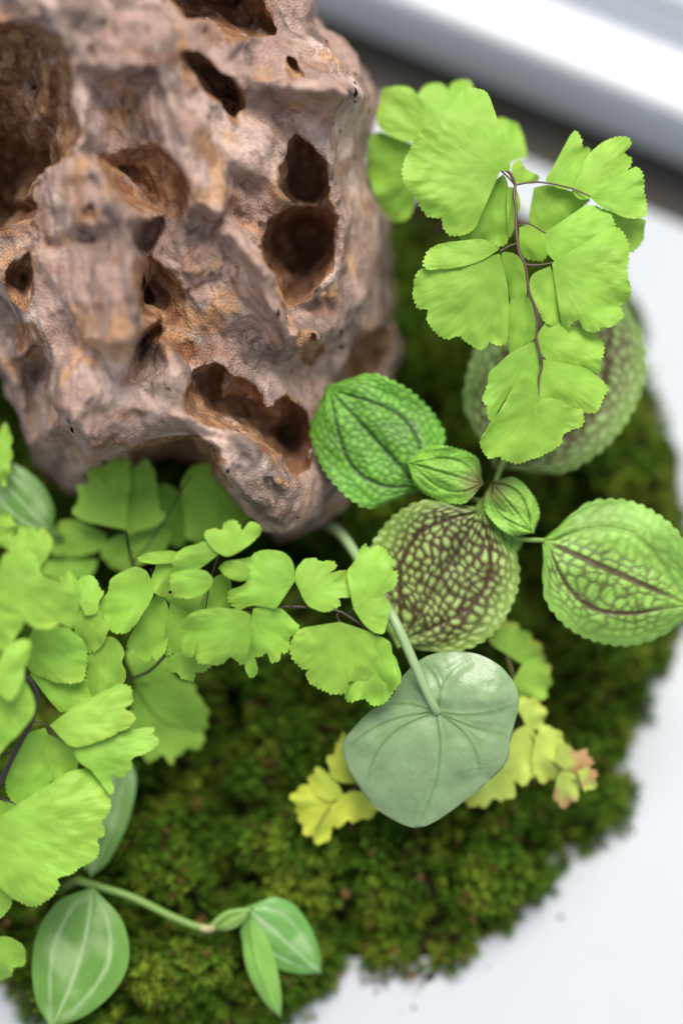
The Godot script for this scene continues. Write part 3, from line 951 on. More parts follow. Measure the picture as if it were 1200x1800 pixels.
func fern_middle() -> void:
	var o := thing("fern_frond", "light green fern frond stretched sideways below the stone, its tip over the round grey leaf", "fern", ground(240, 1230, 0.03))
	frond_green = maidenhair
	frond_edge = maidenhair_edge
	frond_lower = 0.0
	var dark := Color(0.045, 0.03, 0.022)
	stem(o, "stem", [648, 1110, 5, 630, 1095, 6, 608, 1081, 6, 590, 1073, 6, 540, 1067, 6, 488, 1067, 5.5, 440, 1072, 4, 400, 1075, 2, 340, 1095, -2, 312, 1087, -3, 290, 1055, -2, 265, 1000, 4], 0.36, 0.3, dark)
	stem(o, "stem", [312, 1110, -3, 296, 1145, -8, 262, 1180, -15, 222, 1198, -22, 200, 1230, -36], 0.36, 0.5, dark)
	for p in [[510, 1067, 6, 520, 1055, 7, 527, 1040, 8], [608, 1081, 6, 616, 1076, 7, 621, 1066, 8], [596, 1075, 6, 592, 1083, 7, 597, 1093, 8], [383, 975, 10, 390, 960, 11, 392, 977, 11], [384, 976, 10, 370, 1020, 6, 360, 1080, 0], [648, 1110, 5, 655, 1112, 6, 662, 1118, 6]]:
		stem(o, "stalk", p, 0.22, 0.16, dark)
	fan(o, 0, -2, 1.5, [335, 1128, 310, 1148, 294, 1160, 298, 1178, 315, 1184, 320, 1193, 340, 1195, 345, 1181, 355, 1181, 371, 1172, 366, 1155, 350, 1140])
	fan(o, -1, -3, 1.5, [322, 1092, 288, 1045, 310, 1046, 335, 1048, 358, 1044, 352, 1072])
	fan(o, 1, -1, 1.5, [405, 1012, 385, 1010, 366, 1030, 352, 1070, 372, 1082, 398, 1076, 408, 1050])
	fan(o, 1, -2, 1.5, [276, 1043, 262, 1065, 236, 1105, 224, 1130, 226, 1142, 236, 1140, 240, 1150, 258, 1162, 268, 1155, 276, 1160, 290, 1146, 296, 1120, 297, 1080, 290, 1050])
	fan(o, 2, -2, 1.5, [300, 1060, 292, 1090, 290, 1130, 284, 1150, 305, 1150, 325, 1130, 340, 1085])
	fan(o, 8, 6, 1.5, [258, 1004, 240, 996, 220, 1002, 196, 1018, 188, 1042, 175, 1062, 177, 1082, 190, 1104, 210, 1114, 228, 1108, 250, 1082, 270, 1045, 266, 1020])
	fan(o, 7, 5, 1, [302, 988, 280, 988, 272, 1000, 266, 1022, 272, 1042, 286, 1048, 300, 1036, 306, 1008])
	fan(o, 9, 8, 1, [316, 974, 300, 968, 262, 971, 243, 980, 250, 988, 282, 991, 312, 987])
	fan(o, 10, 8, 1.2, [374, 1016, 360, 1003, 330, 1002, 305, 1008, 298, 1025, 305, 1045, 330, 1052, 356, 1045, 372, 1030])
	fan(o, 11, 9, 1.2, [384, 975, 381, 955, 360, 951, 335, 959, 318, 965, 305, 985, 307, 1006, 340, 1006, 358, 995])
	fan(o, 12, 12, 1.2, [391, 976, 375, 966, 360, 945, 362, 935, 378, 928, 390, 931, 394, 918, 410, 914, 422, 924, 426, 933, 438, 918, 452, 920, 461, 928, 455, 941, 440, 956, 420, 970, 402, 978])
	fan(o, 7, 4, 1.6, [445, 1070, 470, 1066, 496, 1070, 515, 1090, 527, 1101, 520, 1115, 508, 1120, 510, 1136, 501, 1150, 495, 1147, 490, 1161, 476, 1164, 472, 1152, 467, 1146, 460, 1153, 440, 1157, 437, 1130, 440, 1100])
	fan(o, 9, 7, 1.6, [519, 1020, 515, 990, 500, 972, 475, 966, 450, 971, 436, 980, 400, 986, 385, 996, 396, 1011, 430, 1021, 424, 1030, 402, 1040, 404, 1060, 420, 1071, 442, 1065, 470, 1068, 486, 1068, 501, 1045])
	fan(o, 10.5, 9.5, 0.6, [442, 1002, 420, 985, 396, 988, 388, 1000, 400, 1015, 426, 1022])
	fan(o, 8, 5, 1.4, [433, 1138, 416, 1148, 429, 1164, 432, 1180, 442, 1191, 452, 1181, 450, 1160, 443, 1148])
	fan(o, 11, 8, 2.4, [441, 1081, 425, 1073, 395, 1069, 365, 1070, 335, 1080, 316, 1104, 318, 1126, 334, 1140, 345, 1150, 350, 1164, 372, 1168, 392, 1167, 404, 1155, 415, 1160, 428, 1166, 440, 1130])
	fan(o, 10.5, 9.5, 0.8, [336, 1110, 322, 1125, 321, 1145, 330, 1156, 341, 1150, 344, 1125])
	fan(o, 8, 6, 1.2, [527, 1039, 519, 1020, 521, 1000, 534, 984, 552, 979, 565, 986, 585, 988, 592, 997, 578, 1008, 600, 1002, 613, 1010, 616, 1035, 612, 1050, 594, 1051, 599, 1062, 590, 1070, 570, 1076, 546, 1068, 533, 1053])
	fan(o, 8, 8, 1.6, [621, 1070, 613, 1030, 611, 1005, 624, 985, 631, 968, 642, 957, 650, 965, 662, 961, 678, 965, 683, 978, 692, 985, 688, 1000, 697, 1008, 695, 1030, 682, 1040, 673, 1043, 684, 1062, 681, 1087, 676, 1110, 660, 1113, 640, 1098])
	fan(o, 4, 1, 1.6, [662, 1148, 642, 1195, 616, 1200, 606, 1220, 615, 1233, 640, 1230, 656, 1241, 676, 1235, 691, 1216, 704, 1196, 700, 1170, 690, 1150])
	fan(o, 5.5, 3, 1.4, [656, 1113, 684, 1128, 690, 1150, 696, 1176, 692, 1205, 680, 1213, 661, 1206, 654, 1185, 664, 1160])
	fan(o, 8, 5, 2.2, [597, 1093, 570, 1098, 530, 1105, 513, 1125, 510, 1145, 520, 1165, 530, 1176, 543, 1176, 537, 1186, 545, 1201, 565, 1211, 580, 1219, 602, 1219, 613, 1212, 615, 1197, 640, 1196, 656, 1181, 664, 1160, 667, 1140, 662, 1117, 636, 1106])

func fern_left() -> void:
	var o := thing("fern_frond", "blurred pale fern leaflets at the left edge, nearest above the moss", "fern", ground(60, 1210, 0.03))
	frond_green = maidenhair
	frond_edge = maidenhair_edge
	var dark := Color(0.035, 0.024, 0.02)
	stem(o, "stem", [48, 1188, 14, 30, 1150, 18, 10, 1090, 24, 0, 1020, 27], 0.36, 0.3, dark)
	fan(o, 10, 7, 1.5, [150, 1082, 134, 1040, 140, 1016, 155, 1011, 170, 1018, 175, 1032, 183, 1042, 175, 1058, 170, 1078])
	fan(o, 9, 6, 1.5, [150, 1058, 172, 1068, 186, 1090, 191, 1110, 178, 1136, 155, 1149, 140, 1130, 131, 1100])
	fan(o, 12, 10, 1.2, [132, 1050, 104, 1016, 118, 1005, 128, 1007, 137, 1020, 140, 1042])
	fan(o, 5, 3, 1.5, [190, 1118, 206, 1124, 219, 1146, 215, 1165, 221, 1181, 218, 1202, 200, 1211, 180, 1218, 160, 1224, 152, 1195, 151, 1160, 174, 1134])
	fan(o, 9, 4, 1.2, [52, 1184, 90, 1190, 130, 1196, 156, 1194, 161, 1222, 150, 1235, 112, 1251, 95, 1240, 74, 1214])
	fan(o, 12, 8, 2, [60, 1102, 82, 1108, 112, 1102, 141, 1120, 153, 1145, 151, 1175, 145, 1196, 125, 1201, 90, 1196, 55, 1181, 44, 1160, 48, 1130])
	fan(o, 22, 18, 1.5, [40, 1190, 58, 1222, 61, 1250, 46, 1276, 16, 1306, -12, 1328, -35, 1250, 8, 1200])
	fan(o, 27, 25, 1.2, [-12, 1205, 6, 1145, 38, 1124, 55, 1134, 46, 1170, 40, 1200, 18, 1232])
	fan(o, 25, 24, 1.5, [62, 985, 48, 968, 16, 966, 5, 955, 9, 943, 30, 938, 35, 928, 50, 924, 62, 930, 65, 937, 76, 928, 89, 940, 92, 956, 86, 976, 76, 992])
	fan(o, 27, 24, 1.6, [0, 1035, 40, 1068, 47, 1090, 32, 1112, 20, 1132, 4, 1142, -22, 1152, -40, 1050])
	fan(o, 28, 25, 2.2, [-4, 1010, 8, 975, 40, 964, 70, 984, 76, 1008, 101, 1019, 125, 1034, 140, 1050, 139, 1080, 135, 1096, 122, 1104, 110, 1096, 95, 1101, 76, 1106, 50, 1096, 34, 1075, 0, 1062])
	o = thing("fern_frond", "large lobed fern frond at the left edge with a dark stalk above the striped leaf", "fern", ground(20, 1420, 0.03))
	frond_green = maidenhair
	stem(o, "stem", [48, 1188, 14, 60, 1205, 14, 66, 1228, 13, 55, 1270, 12, 38, 1302, 11, 25, 1325, 10, 0, 1380, 6, -30, 1440, -10, -50, 1500, -40], 0.5, 0.8, dark)
	for p in [[56, 1269, 12, 70, 1270, 12, 82, 1274, 12, 95, 1292, 11.5, 120, 1307, 10], [30, 1318, 10.5, 18, 1324, 10, 0, 1322, 9], [-6, 1400, 5, 10, 1406, 7, 32, 1417, 8]]:
		stem(o, "stalk", p, 0.26, 0.18, dark)
	fan(o, 7, 3, 1.5, [-12, 1404, 18, 1411, 34, 1416, 26, 1446, 0, 1476, -25, 1470])
	fan(o, 8, 4, 1.6, [80, 1279, 50, 1290, 34, 1320, 15, 1350, 11, 1385, 19, 1404, 33, 1416, 52, 1406, 82, 1386, 97, 1350, 93, 1310])
	fan(o, 9, 5, 1.2, [84, 1290, 113, 1304, 133, 1320, 137, 1352, 112, 1368, 94, 1378, 78, 1335])
	fan(o, 10, 8, 1.6, [128, 1310, 160, 1303, 210, 1289, 240, 1281, 270, 1279, 268, 1290, 279, 1298, 275, 1311, 255, 1325, 235, 1333, 230, 1350, 215, 1365, 201, 1364, 194, 1358, 200, 1388, 192, 1396, 168, 1360, 138, 1338])
	fan(o, 12, 11, 2, [88, 1275, 110, 1259, 140, 1234, 165, 1224, 195, 1209, 218, 1202, 232, 1214, 233, 1235, 219, 1246, 232, 1252, 237, 1265, 226, 1280, 209, 1287, 180, 1300, 150, 1311, 122, 1310])
	fan(o, 5, 2, 1.2, [-18, 1552, 14, 1568, 23, 1580, 15, 1601, 0, 1616, -25, 1622])
	fan(o, 12, 9, 3, [-8, 1440, 40, 1412, 88, 1390, 114, 1361, 140, 1352, 165, 1353, 176, 1364, 178, 1380, 194, 1397, 195, 1415, 190, 1431, 180, 1445, 185, 1455, 182, 1470, 171, 1475, 175, 1490, 170, 1506, 155, 1519, 140, 1526, 120, 1539, 101, 1545, 105, 1556, 95, 1573, 76, 1586, 60, 1593, 40, 1589, 20, 1576, -2, 1556, -18, 1520])
	o = thing("fern_leaflet", "small green fern leaflet low at the bottom left edge beside the striped leaf", "fern", ground(-20, 1690, 0.02))
	frond_green = maidenhair
	stem(o, "stalk", [-20, 1655, -6, -40, 1640, -14, -60, 1660, -30], 0.22, 0.3, dark)
	fan(o, -6, -10, 1.5, [-20, 1656, 0, 1646, 25, 1650, 45, 1670, 43, 1695, 26, 1701, 20, 1716, 0, 1723, -22, 1716])

func fern_shaded() -> void:
	var dark := Color(0.04, 0.026, 0.02)
	var o := thing("fern_frond", "deep green fern frond in the shade under the overhanging stone", "fern", ground(230, 1000, 0.03))
	frond_green = maidenhair
	frond_edge = maidenhair_edge
	frond_lobes = 3.0
	frond_lower = -13.0
	stem(o, "stem", [222, 935, -12, 226, 960, -18, 235, 1000, -30, 240, 1040, -48], 0.35, 0.5, dark)
	stem(o, "stalk", [235, 990, -28, 280, 930, -24, 335, 835, -18], 0.25, 0.2, dark)
	fan(o, -22, -26, 1.5, [172, 984, 132, 977, 90, 984, 74, 1000, 86, 1016, 122, 1022, 162, 1010])
	fan(o, -19, -22, 1.5, [187, 940, 152, 921, 120, 914, 85, 934, 79, 960, 102, 976, 150, 976, 182, 962])
	fan(o, -17, -20, 1.5, [302, 936, 270, 919, 230, 934, 190, 950, 179, 970, 190, 991, 216, 1003, 252, 991, 288, 970])
	fan(o, -20, -24, 1.5, [275, 860, 290, 850, 318, 870, 330, 930, 318, 960, 296, 950, 282, 900])
	fan(o, -16, -18, 1.8, [337, 820, 319, 850, 324, 900, 328, 941, 345, 953, 376, 945, 410, 930, 441, 911, 436, 888, 415, 858, 400, 832, 378, 812])
	fan(o, -13, -14, 1.5, [222, 940, 222, 870, 232, 828, 256, 810, 270, 826, 275, 850, 280, 890, 291, 906, 281, 921, 255, 931])
	fan(o, -11, -12, 1.5, [222, 932, 200, 920, 160, 919, 130, 906, 133, 890, 141, 872, 134, 855, 155, 850, 154, 830, 157, 810, 176, 804, 221, 807, 230, 832, 224, 872])
	o = thing("fern_leaflet", "shaded fern leaflets cut by the left edge next to the lower stone", "fern", ground(-40, 860, 0.03))
	stem(o, "stem", [-8, 930, -8, -14, 860, -12, -10, 800, -10, -40, 930, -50], 0.3, 0.3, dark)
	fan(o, -8, -10, 1.2, [-12, 800, 4, 748, 18, 760, 21, 790, 16, 830, 4, 852])
	fan(o, -4, -6, 1.2, [-14, 930, 0, 903, 16, 905, 28, 925, 21, 946, 0, 962])
	o = thing("fern_leaflet", "blurred bluish green leaflet low under the side frond, above dark moss", "fern", ground(260, 1250, 0.03))
	frond_green = maidenhair
	frond_edge = maidenhair_edge
	frond_lower = 0.0
	stem(o, "stalk", [238, 1190, -27, 230, 1180, -32, 226, 1190, -42], 0.3, 0.3, dark)
	fan(o, -29, -32, 1.5, [238, 1200, 232, 1250, 226, 1292, 244, 1318, 262, 1338, 284, 1326, 300, 1341, 318, 1322, 340, 1316, 357, 1308, 352, 1280, 310, 1232])
	fan(o, -27, -30, 1.5, [236, 1196, 256, 1165, 292, 1174, 316, 1196, 338, 1202, 350, 1226, 366, 1246, 362, 1274, 348, 1290, 328, 1276, 300, 1272, 270, 1250])
	fan(o, -26, -30, 1.5, [236, 1190, 222, 1150, 250, 1136, 292, 1150, 300, 1170, 262, 1200])

func fern_yellow() -> void:
	frond_green = Color(0.54, 0.64, 0.07)
	frond_edge = Color(0.62, 0.58, 0.08)
	frond_teeth = 3.0
	frond_lobes = 5.0
	var tan := Color(0.16, 0.13, 0.04)
	var o := thing("yellow_fern_frond", "yellow fern frond poking out left of the round grey leaf", "fern", ground(660, 1370, 0.03))
	stem(o, "stem", [690, 1350, -24, 630, 1380, -22, 580, 1420, -22, 555, 1460, -23], 0.3, 0.2, tan)
	fan(o, -20, -22, 1.2, [632, 1378, 620, 1330, 604, 1290, 590, 1318, 576, 1338, 590, 1372])
	fan(o, -21, -23, 1.2, [605, 1400, 590, 1372, 560, 1350, 544, 1370, 552, 1394, 578, 1408])
	fan(o, -22, -24, 1.2, [590, 1412, 570, 1398, 545, 1380, 520, 1390, 514, 1406, 530, 1432, 560, 1440])
	fan(o, -22, -24, 1.2, [582, 1420, 560, 1418, 530, 1428, 530, 1455, 545, 1470, 560, 1482, 575, 1478, 584, 1455])
	fan(o, -20, -23, 1.2, [620, 1390, 600, 1400, 580, 1425, 586, 1456, 610, 1445, 645, 1438, 665, 1420, 650, 1395])
	o = thing("yellow_fern_frond", "yellow green fern frond with browned tips right of the round grey leaf", "fern", ground(900, 1250, 0.03))
	frond_green = Color(0.50, 0.64, 0.12)
	stem(o, "stem", [880, 1120, -26, 905, 1200, -24, 925, 1280, -23, 970, 1340, -22, 1020, 1380, -22], 0.35, 0.2, tan)
	var leafy := frond_green
	frond_green = maidenhair
	fan(o, -24, -27, 1.5, [890, 1150, 862, 1130, 858, 1100, 885, 1090, 915, 1105, 945, 1130, 955, 1160, 925, 1170])
	fan(o, -23, -26, 1.5, [905, 1190, 925, 1160, 955, 1160, 968, 1190, 955, 1225, 930, 1245, 908, 1250, 890, 1220])
	frond_green = leafy
	fan(o, -22, -24, 1.2, [918, 1262, 905, 1236, 925, 1226, 950, 1236, 958, 1258, 945, 1280, 930, 1285])
	fan(o, -22, -24, 1.2, [922, 1275, 900, 1290, 885, 1330, 888, 1368, 912, 1376, 935, 1368, 945, 1330, 940, 1290])
	fan(o, -21, -23, 1.2, [940, 1300, 955, 1275, 985, 1290, 990, 1330, 975, 1365, 950, 1374, 935, 1345])
	frond_edge = Color(0.50, 0.29, 0.13)            # papery brown tips
	frond_dry = 1.0
	fan(o, -21, -23, 1.2, [975, 1338, 985, 1300, 1010, 1320, 1030, 1318, 1037, 1340, 1025, 1362, 1000, 1360])
	fan(o, -21, -24, 1.2, [985, 1355, 1010, 1362, 1018, 1390, 1005, 1412, 985, 1415, 973, 1400, 978, 1370])
	fan(o, -20.5, -22, 0.8, [1014, 1356, 1032, 1348, 1047, 1360, 1046, 1382, 1027, 1390])
	frond_dry = 0.0
	frond_edge = Color(0.62, 0.58, 0.08)
	fan(o, -23, -26, 1.2, [880, 1350, 900, 1372, 905, 1395, 885, 1408, 870, 1402, 850, 1418, 822, 1414, 812, 1400, 840, 1375])
	frond_lobes = 0.0

func quilt_leaf(o: Node3D, base: Vector2, nb: float, tip: Vector2, nt: float, half: float, shape: Array, rate: float, vein: Color, flesh: Color, pale: Color, share: float, dome: float, sd: int, called := "leaf", width := 0.16, bulge := 0.9, wide := 1.0) -> void:
	var teeth := minf(5.0, half * 0.05)
	# share: how dark the network of small veins is; three main veins run from the base to the tip
	var long := (tip - base).length() / (2.0 * half)
	var net := func(u: float, s: float) -> Vector3:
		var wu := 0.9 * noise.get_noise_2d(u * 190.0 + sd * 40.0, s * 100.0)
		var ws := 0.9 * noise.get_noise_2d(u * 190.0 + sd * 40.0 + 500.0, s * 100.0)
		var w := cells(u * rate * long + 0.25 * sin(s * 5.0) + wu, s * rate * 0.5 + 40.0 + ws, sd)
		var gap := w.y - w.x
		var arc := 0.56 * sin(PI * pow(clampf(u, 0.0, 1.0), 0.8)) + 0.02
		var main := minf(absf(s), absf(absf(s) - arc) * 1.1)
		return Vector3(gap, main, w.x)
	var lift := func(u: float, s: float) -> float:
		var k: Vector3 = net.call(u, s)
		var fade := smooth(1.0, 0.9, absf(s)) * smooth(0.0, 0.06, u) * smooth(1.0, 0.93, u)
		var bump := bulge * 0.55 * (1.0 - exp(-k.x * 3.2)) * fade - 0.9 * exp(-k.y * 26.0) * fade
		return bump - dome * 0.55 * (s * s + 0.7 * (2.0 * u - 1.0) * (2.0 * u - 1.0)) + 1.6 * sin(u * 6.0 + sd + s * 2.0) * s * s + 3.0 * noise.get_noise_2d(u * 70.0 + sd * 9.0, s * 50.0)
	var tint := func(u: float, s: float) -> Color:
		var k: Vector3 = net.call(u, s)
		var c := mixed(flesh, pale, smooth(0.2, 0.7, k.x) * 0.85)
		var inner := smooth(0.97, 0.6, absf(s)) * smooth(-0.02, 0.12, u) * smooth(1.0, 0.75, u)
		var bars := absf(fposmod(u * 15.0 + 1.2 * absf(s), 1.0) - 0.5)
		var lines := maxf(share * smooth(width, width * 0.3, k.x) * inner, smooth(0.045 * wide, 0.018 * wide, k.y) * smooth(1.0, 0.85, u))
		if wide > 1.2:                                  # one leaf: two broad veins, the third faint, with short bars between
			lines *= 1.0 - 0.75 * smooth(-0.2, -0.35, s)
			lines = maxf(lines * smooth(0.03, 0.12, u) * smooth(0.98, 0.7, u), 0.35 * smooth(0.13, 0.02, bars) * smooth(0.75, 0.45, absf(s)) * smooth(0.06, 0.2, u) * smooth(0.9, 0.6, u))
		if half < 60.0:                                 # young leaves: faint veins, brown at the base
			lines *= 0.4
			c = mixed(c, Color(0.13, 0.075, 0.045), 0.75 * smooth(0.5, 0.12, u + 0.25 * absf(s)))
		c = mixed(c, vein, lines)
		var g := 1.0 + 0.35 * noise.get_noise_2d(u * 160.0 + sd * 31.0, s * 90.0)
		return Color(c.r * g, c.g * g, c.b * g)
	blade(o, called, base, nb, tip, nt, half, shape, lift, tint, mat_quilt, 0.5, 110, 96, 0.0, teeth, 52.0)

func quilted_plant() -> void:
	var o := thing("quilted_plant", "plant with quilted scalloped leaves and brown veins between the stone and the white sill", "plant", ground(850, 900, 0.03))
	var green := Color(0.14, 0.30, 0.04)
	var pale := Color(0.22, 0.40, 0.08)
	var brown := Color(0.055, 0.028, 0.015)
	stem(o, "stem", [858, 868, -9, 862, 885, -16, 866, 905, -26, 860, 920, -44], 1.1, 1.4, Color(0.16, 0.24, 0.05))
	for p in [[862, 880, -14, 900, 940, -12, 955, 950, -9], [862, 885, -16, 840, 900, -12, 835, 912, -9], [862, 885, -16, 800, 870, -16, 742, 850, -13], [862, 875, -13, 880, 820, -20, 900, 790, -25]]:
		stem(o, "stalk", p, 0.7, 0.65, Color(0.2, 0.33, 0.07))
	var oval := [0.0, 0.78, 0.97, 1.0, 0.98, 0.88, 0.62, 0.0]
	quilt_leaf(o, Vector2(866, 826), -26, Vector2(1086, 498), -30, 146, [0.0, 0.66, 0.9, 1.0, 1.0, 0.9, 0.62, 0.0], 16.0, Color(0.075, 0.04, 0.022), Color(0.15, 0.25, 0.05), Color(0.26, 0.38, 0.13), 0.95, 2.0, 3, "leaf", 0.46, 1.0)
	quilt_leaf(o, Vector2(742, 862), -13, Vector2(572, 676), -14, 106, [0.0, 0.8, 0.97, 1.0, 0.97, 0.86, 0.64, 0.0], 16.0, Color(0.012, 0.035, 0.008), Color(0.095, 0.27, 0.025), Color(0.19, 0.42, 0.05), 0.5, 3.0, 14, "leaf", 0.22, 0.9)
	quilt_leaf(o, Vector2(850, 890), -9, Vector2(698, 1140), -14, 132, [0.0, 0.68, 0.92, 1.0, 1.0, 0.9, 0.62, 0.0], 17.0, brown, Color(0.17, 0.27, 0.045), Color(0.38, 0.50, 0.17), 1.0, 2.6, 25, "leaf", 0.5, 0.8)
	quilt_leaf(o, Vector2(950, 948), -9, Vector2(1230, 1072), -13, 126, [0.0, 0.68, 0.92, 1.0, 0.97, 0.85, 0.55, 0.0], 13.0, brown, Color(0.20, 0.40, 0.06), Color(0.27, 0.47, 0.09), 0.75, 2.5, 36, "leaf", 0.34, 0.5, 1.35)
	quilt_leaf(o, Vector2(850, 852), -7, Vector2(714, 812), -8, 48, oval, 9.0, Color(0.10, 0.10, 0.03), Color(0.17, 0.38, 0.04), Color(0.22, 0.44, 0.06), 0.12, 1.5, 47, "young_leaf", 0.12, 0.4)
	quilt_leaf(o, Vector2(862, 846), -7, Vector2(938, 938), -9, 42, oval, 9.0, Color(0.12, 0.07, 0.03), Color(0.19, 0.38, 0.05), Color(0.25, 0.45, 0.07), 0.25, 1.5, 58, "young_leaf", 0.14, 0.4)
	quilt_leaf(o, Vector2(856, 862), -8, Vector2(900, 985), -14, 38, oval, 9.0, Color(0.08, 0.10, 0.03), Color(0.12, 0.27, 0.035), Color(0.16, 0.32, 0.05), 0.15, 1.5, 69, "young_leaf", 0.14, 0.4)

func round_leaf() -> void:
	var o := thing("round_leaf", "round grey green leaf seen from below with its pale stalk at the centre", "leaf", ground(600, 960, 0.03))
	var hub := Vector2(768, 1250)
	var pts := [602, 1306, 622, 1278, 650, 1250, 686, 1226, 708, 1188, 744, 1156, 790, 1145, 840, 1150, 880, 1172, 905, 1205, 911, 1240, 897, 1300, 890, 1338, 860, 1372, 800, 1420, 752, 1450, 716, 1452, 662, 1422, 630, 1382, 608, 1340]
	var ctl := []
	for i in range(0, pts.size(), 2): ctl.append(Vector2(pts[i], pts[i + 1]))
	var veins := [[910, 1236, 0.1], [898, 1292, 0.05], [846, 1384, -0.2], [736, 1446, -0.12], [640, 1392, 0.22], [606, 1316, 0.12], [742, 1162, 0.25], [832, 1156, -0.2], [668, 1240, 0.1]]
	var m := 200
	var rim := []
	for i in m:
		var f := float(i) / m * ctl.size()
		var j := int(f)
		rim.append(catmull(ctl[(j - 1 + ctl.size()) % ctl.size()], ctl[j % ctl.size()], ctl[(j + 1) % ctl.size()], ctl[(j + 2) % ctl.size()], f - j))
	var rings := 46
	var v := PackedVector3Array()
	var cs := PackedColorArray()
	var idx := PackedInt32Array()
	var uv := PackedVector2Array()
	for layer in 2:
		for r in rings + 1:
			var t := float(r) / rings
			for i in m:
				var q: Vector2 = hub + (rim[i] - hub) * t
				var near := 99.0
				for w in veins:
					var e := Vector2(w[0], w[1]) - hub
					var l := e.length()
					var d := e / l
					var al := (q - hub).dot(d)
					var ac := (q - hub).dot(Vector2(-d.y, d.x))
					if al > 0.0 and al < l * 1.02:
						near = minf(near, absf(ac - w[2] * l * sin(PI * al / l) * 0.8) / (1.0 - 0.5 * al / l))
				var rib := exp(-pow(near / 2.8, 2.0)) * smooth(1.0, 0.8, t)
				var ang := atan2(q.y - hub.y, q.x - hub.x)
				var twig := cells(ang * 3.2 + 20.0 + 0.4 * t, t * 4.0, 91)
				var small := smooth(0.07, 0.0, twig.y - twig.x) * smooth(0.12, 0.3, t) * smooth(1.0, 0.85, t)
				var n := -2.0 + 1.6 * smooth(0.0, 0.25, t) - 5.0 * t * t + 0.9 * noise.get_noise_2d(q.x * 0.8, q.y * 0.8) * t
				n += 0.028 * (q.x - 768.0) - 0.012 * (q.y - 1250.0) + 0.2 * rib + 0.6 * smooth(4.0, 34.0, near) * sin(PI * t)
				if layer == 1: n -= 0.25 * sqrt(1.0 - t * t)
				v.append(at(q.x, q.y, n) - o.position)
				var c := mixed(Color(0.215, 0.32, 0.155), Color(0.11, 0.21, 0.065), clampf(rib * 0.85 + small * 0.28, 0.0, 1.0))
				var g := 1.0 + 0.16 * noise.get_noise_2d(q.x * 1.3, q.y * 1.3) + 0.12 * fine.get_noise_2d(q.x, q.y)
				if layer == 1: c = Color(0.04, 0.09, 0.04)
				c = mixed(c, Color(0.05, 0.11, 0.05), smooth(0.985, 1.0, t) * smooth(-0.3, 0.3, noise.get_noise_2d(q.x * 1.5, q.y * 1.5)))
				cs.append(Color(c.r * g, c.g * g, c.b * g))
				uv.append(Vector2(q.x, q.y) * 0.01)
	var low := m * (rings + 1)
	for r in rings:
		for i in m:
			var a: int = r * m + i
			var b: int = r * m + (i + 1) % m
			idx.append_array([a, b, a + m, b, b + m, a + m])
			idx.append_array([a + low, a + m + low, b + low, b + low, a + m + low, b + m + low])
	put("blade", commit(v, idx, cs, uv), mat_smooth_leaf, o)
	stem(o, "stalk", [768, 1252, -2.2, 760, 1238, -0.6, 742, 1200, 1, 716, 1140, 2, 690, 1085, 1, 655, 1025, -8, 612, 955, -22, 590, 930, -36, 580, 925, -48], 1.15, 1.5, Color(0.30, 0.43, 0.20))

func stripe_leaf(o: Node3D, called: String, base: Vector2, nb: float, tip: Vector2, nt: float, half: float, shape: Array, green: Color, stripe: Color, fold: float, bend := 0.0, sd := 1) -> void:
	var lift := func(u: float, s: float) -> float:
		return -fold * absf(s) - 1.5 * (2.0 * u - 1.0) * (2.0 * u - 1.0) - 0.5 * exp(-absf(s) * 16.0) - 0.3 * exp(-absf(absf(s) - 0.5) * 16.0) + 0.6 * noise.get_noise_2d(u * 40.0 + sd * 20.0, s * 25.0)
	var tint := func(u: float, s: float) -> Color:
		var wob := 0.035 * noise.get_noise_2d(u * 130.0, sd * 50.0)
		var mid := smooth(0.075, 0.02, absf(s + wob)) * smooth(1.0, 0.9, u)
		var arc := 0.58 * pow(sin(PI * pow(clampf(u, 0.01, 0.99), 0.85)), 0.35)
		var lat := smooth(0.06, 0.015, absf(absf(s) - arc + wob * 1.5)) * smooth(0.05, 0.2, u) * smooth(0.97, 0.75, u)
		var silver := 0.45 * smooth(-0.1, 0.4, noise.get_noise_2d(u * 170.0 + sd * 77.0, s * 45.0)) * smooth(0.9, 0.5, absf(s))
		var c := mixed(mixed(green, stripe, silver), stripe, maxf(mid, lat * 0.75))
		var g := 1.0 + 0.22 * noise.get_noise_2d(u * 220.0 + sd * 11.0, s * 60.0) + 0.1 * fine.get_noise_2d(u * 300.0, s * 200.0)
		return Color(c.r * g, c.g * g, c.b * g)
	blade(o, called, base, nb, tip, nt, half, shape, lift, tint, mat_smooth_leaf, 0.7, 60, 48, bend)

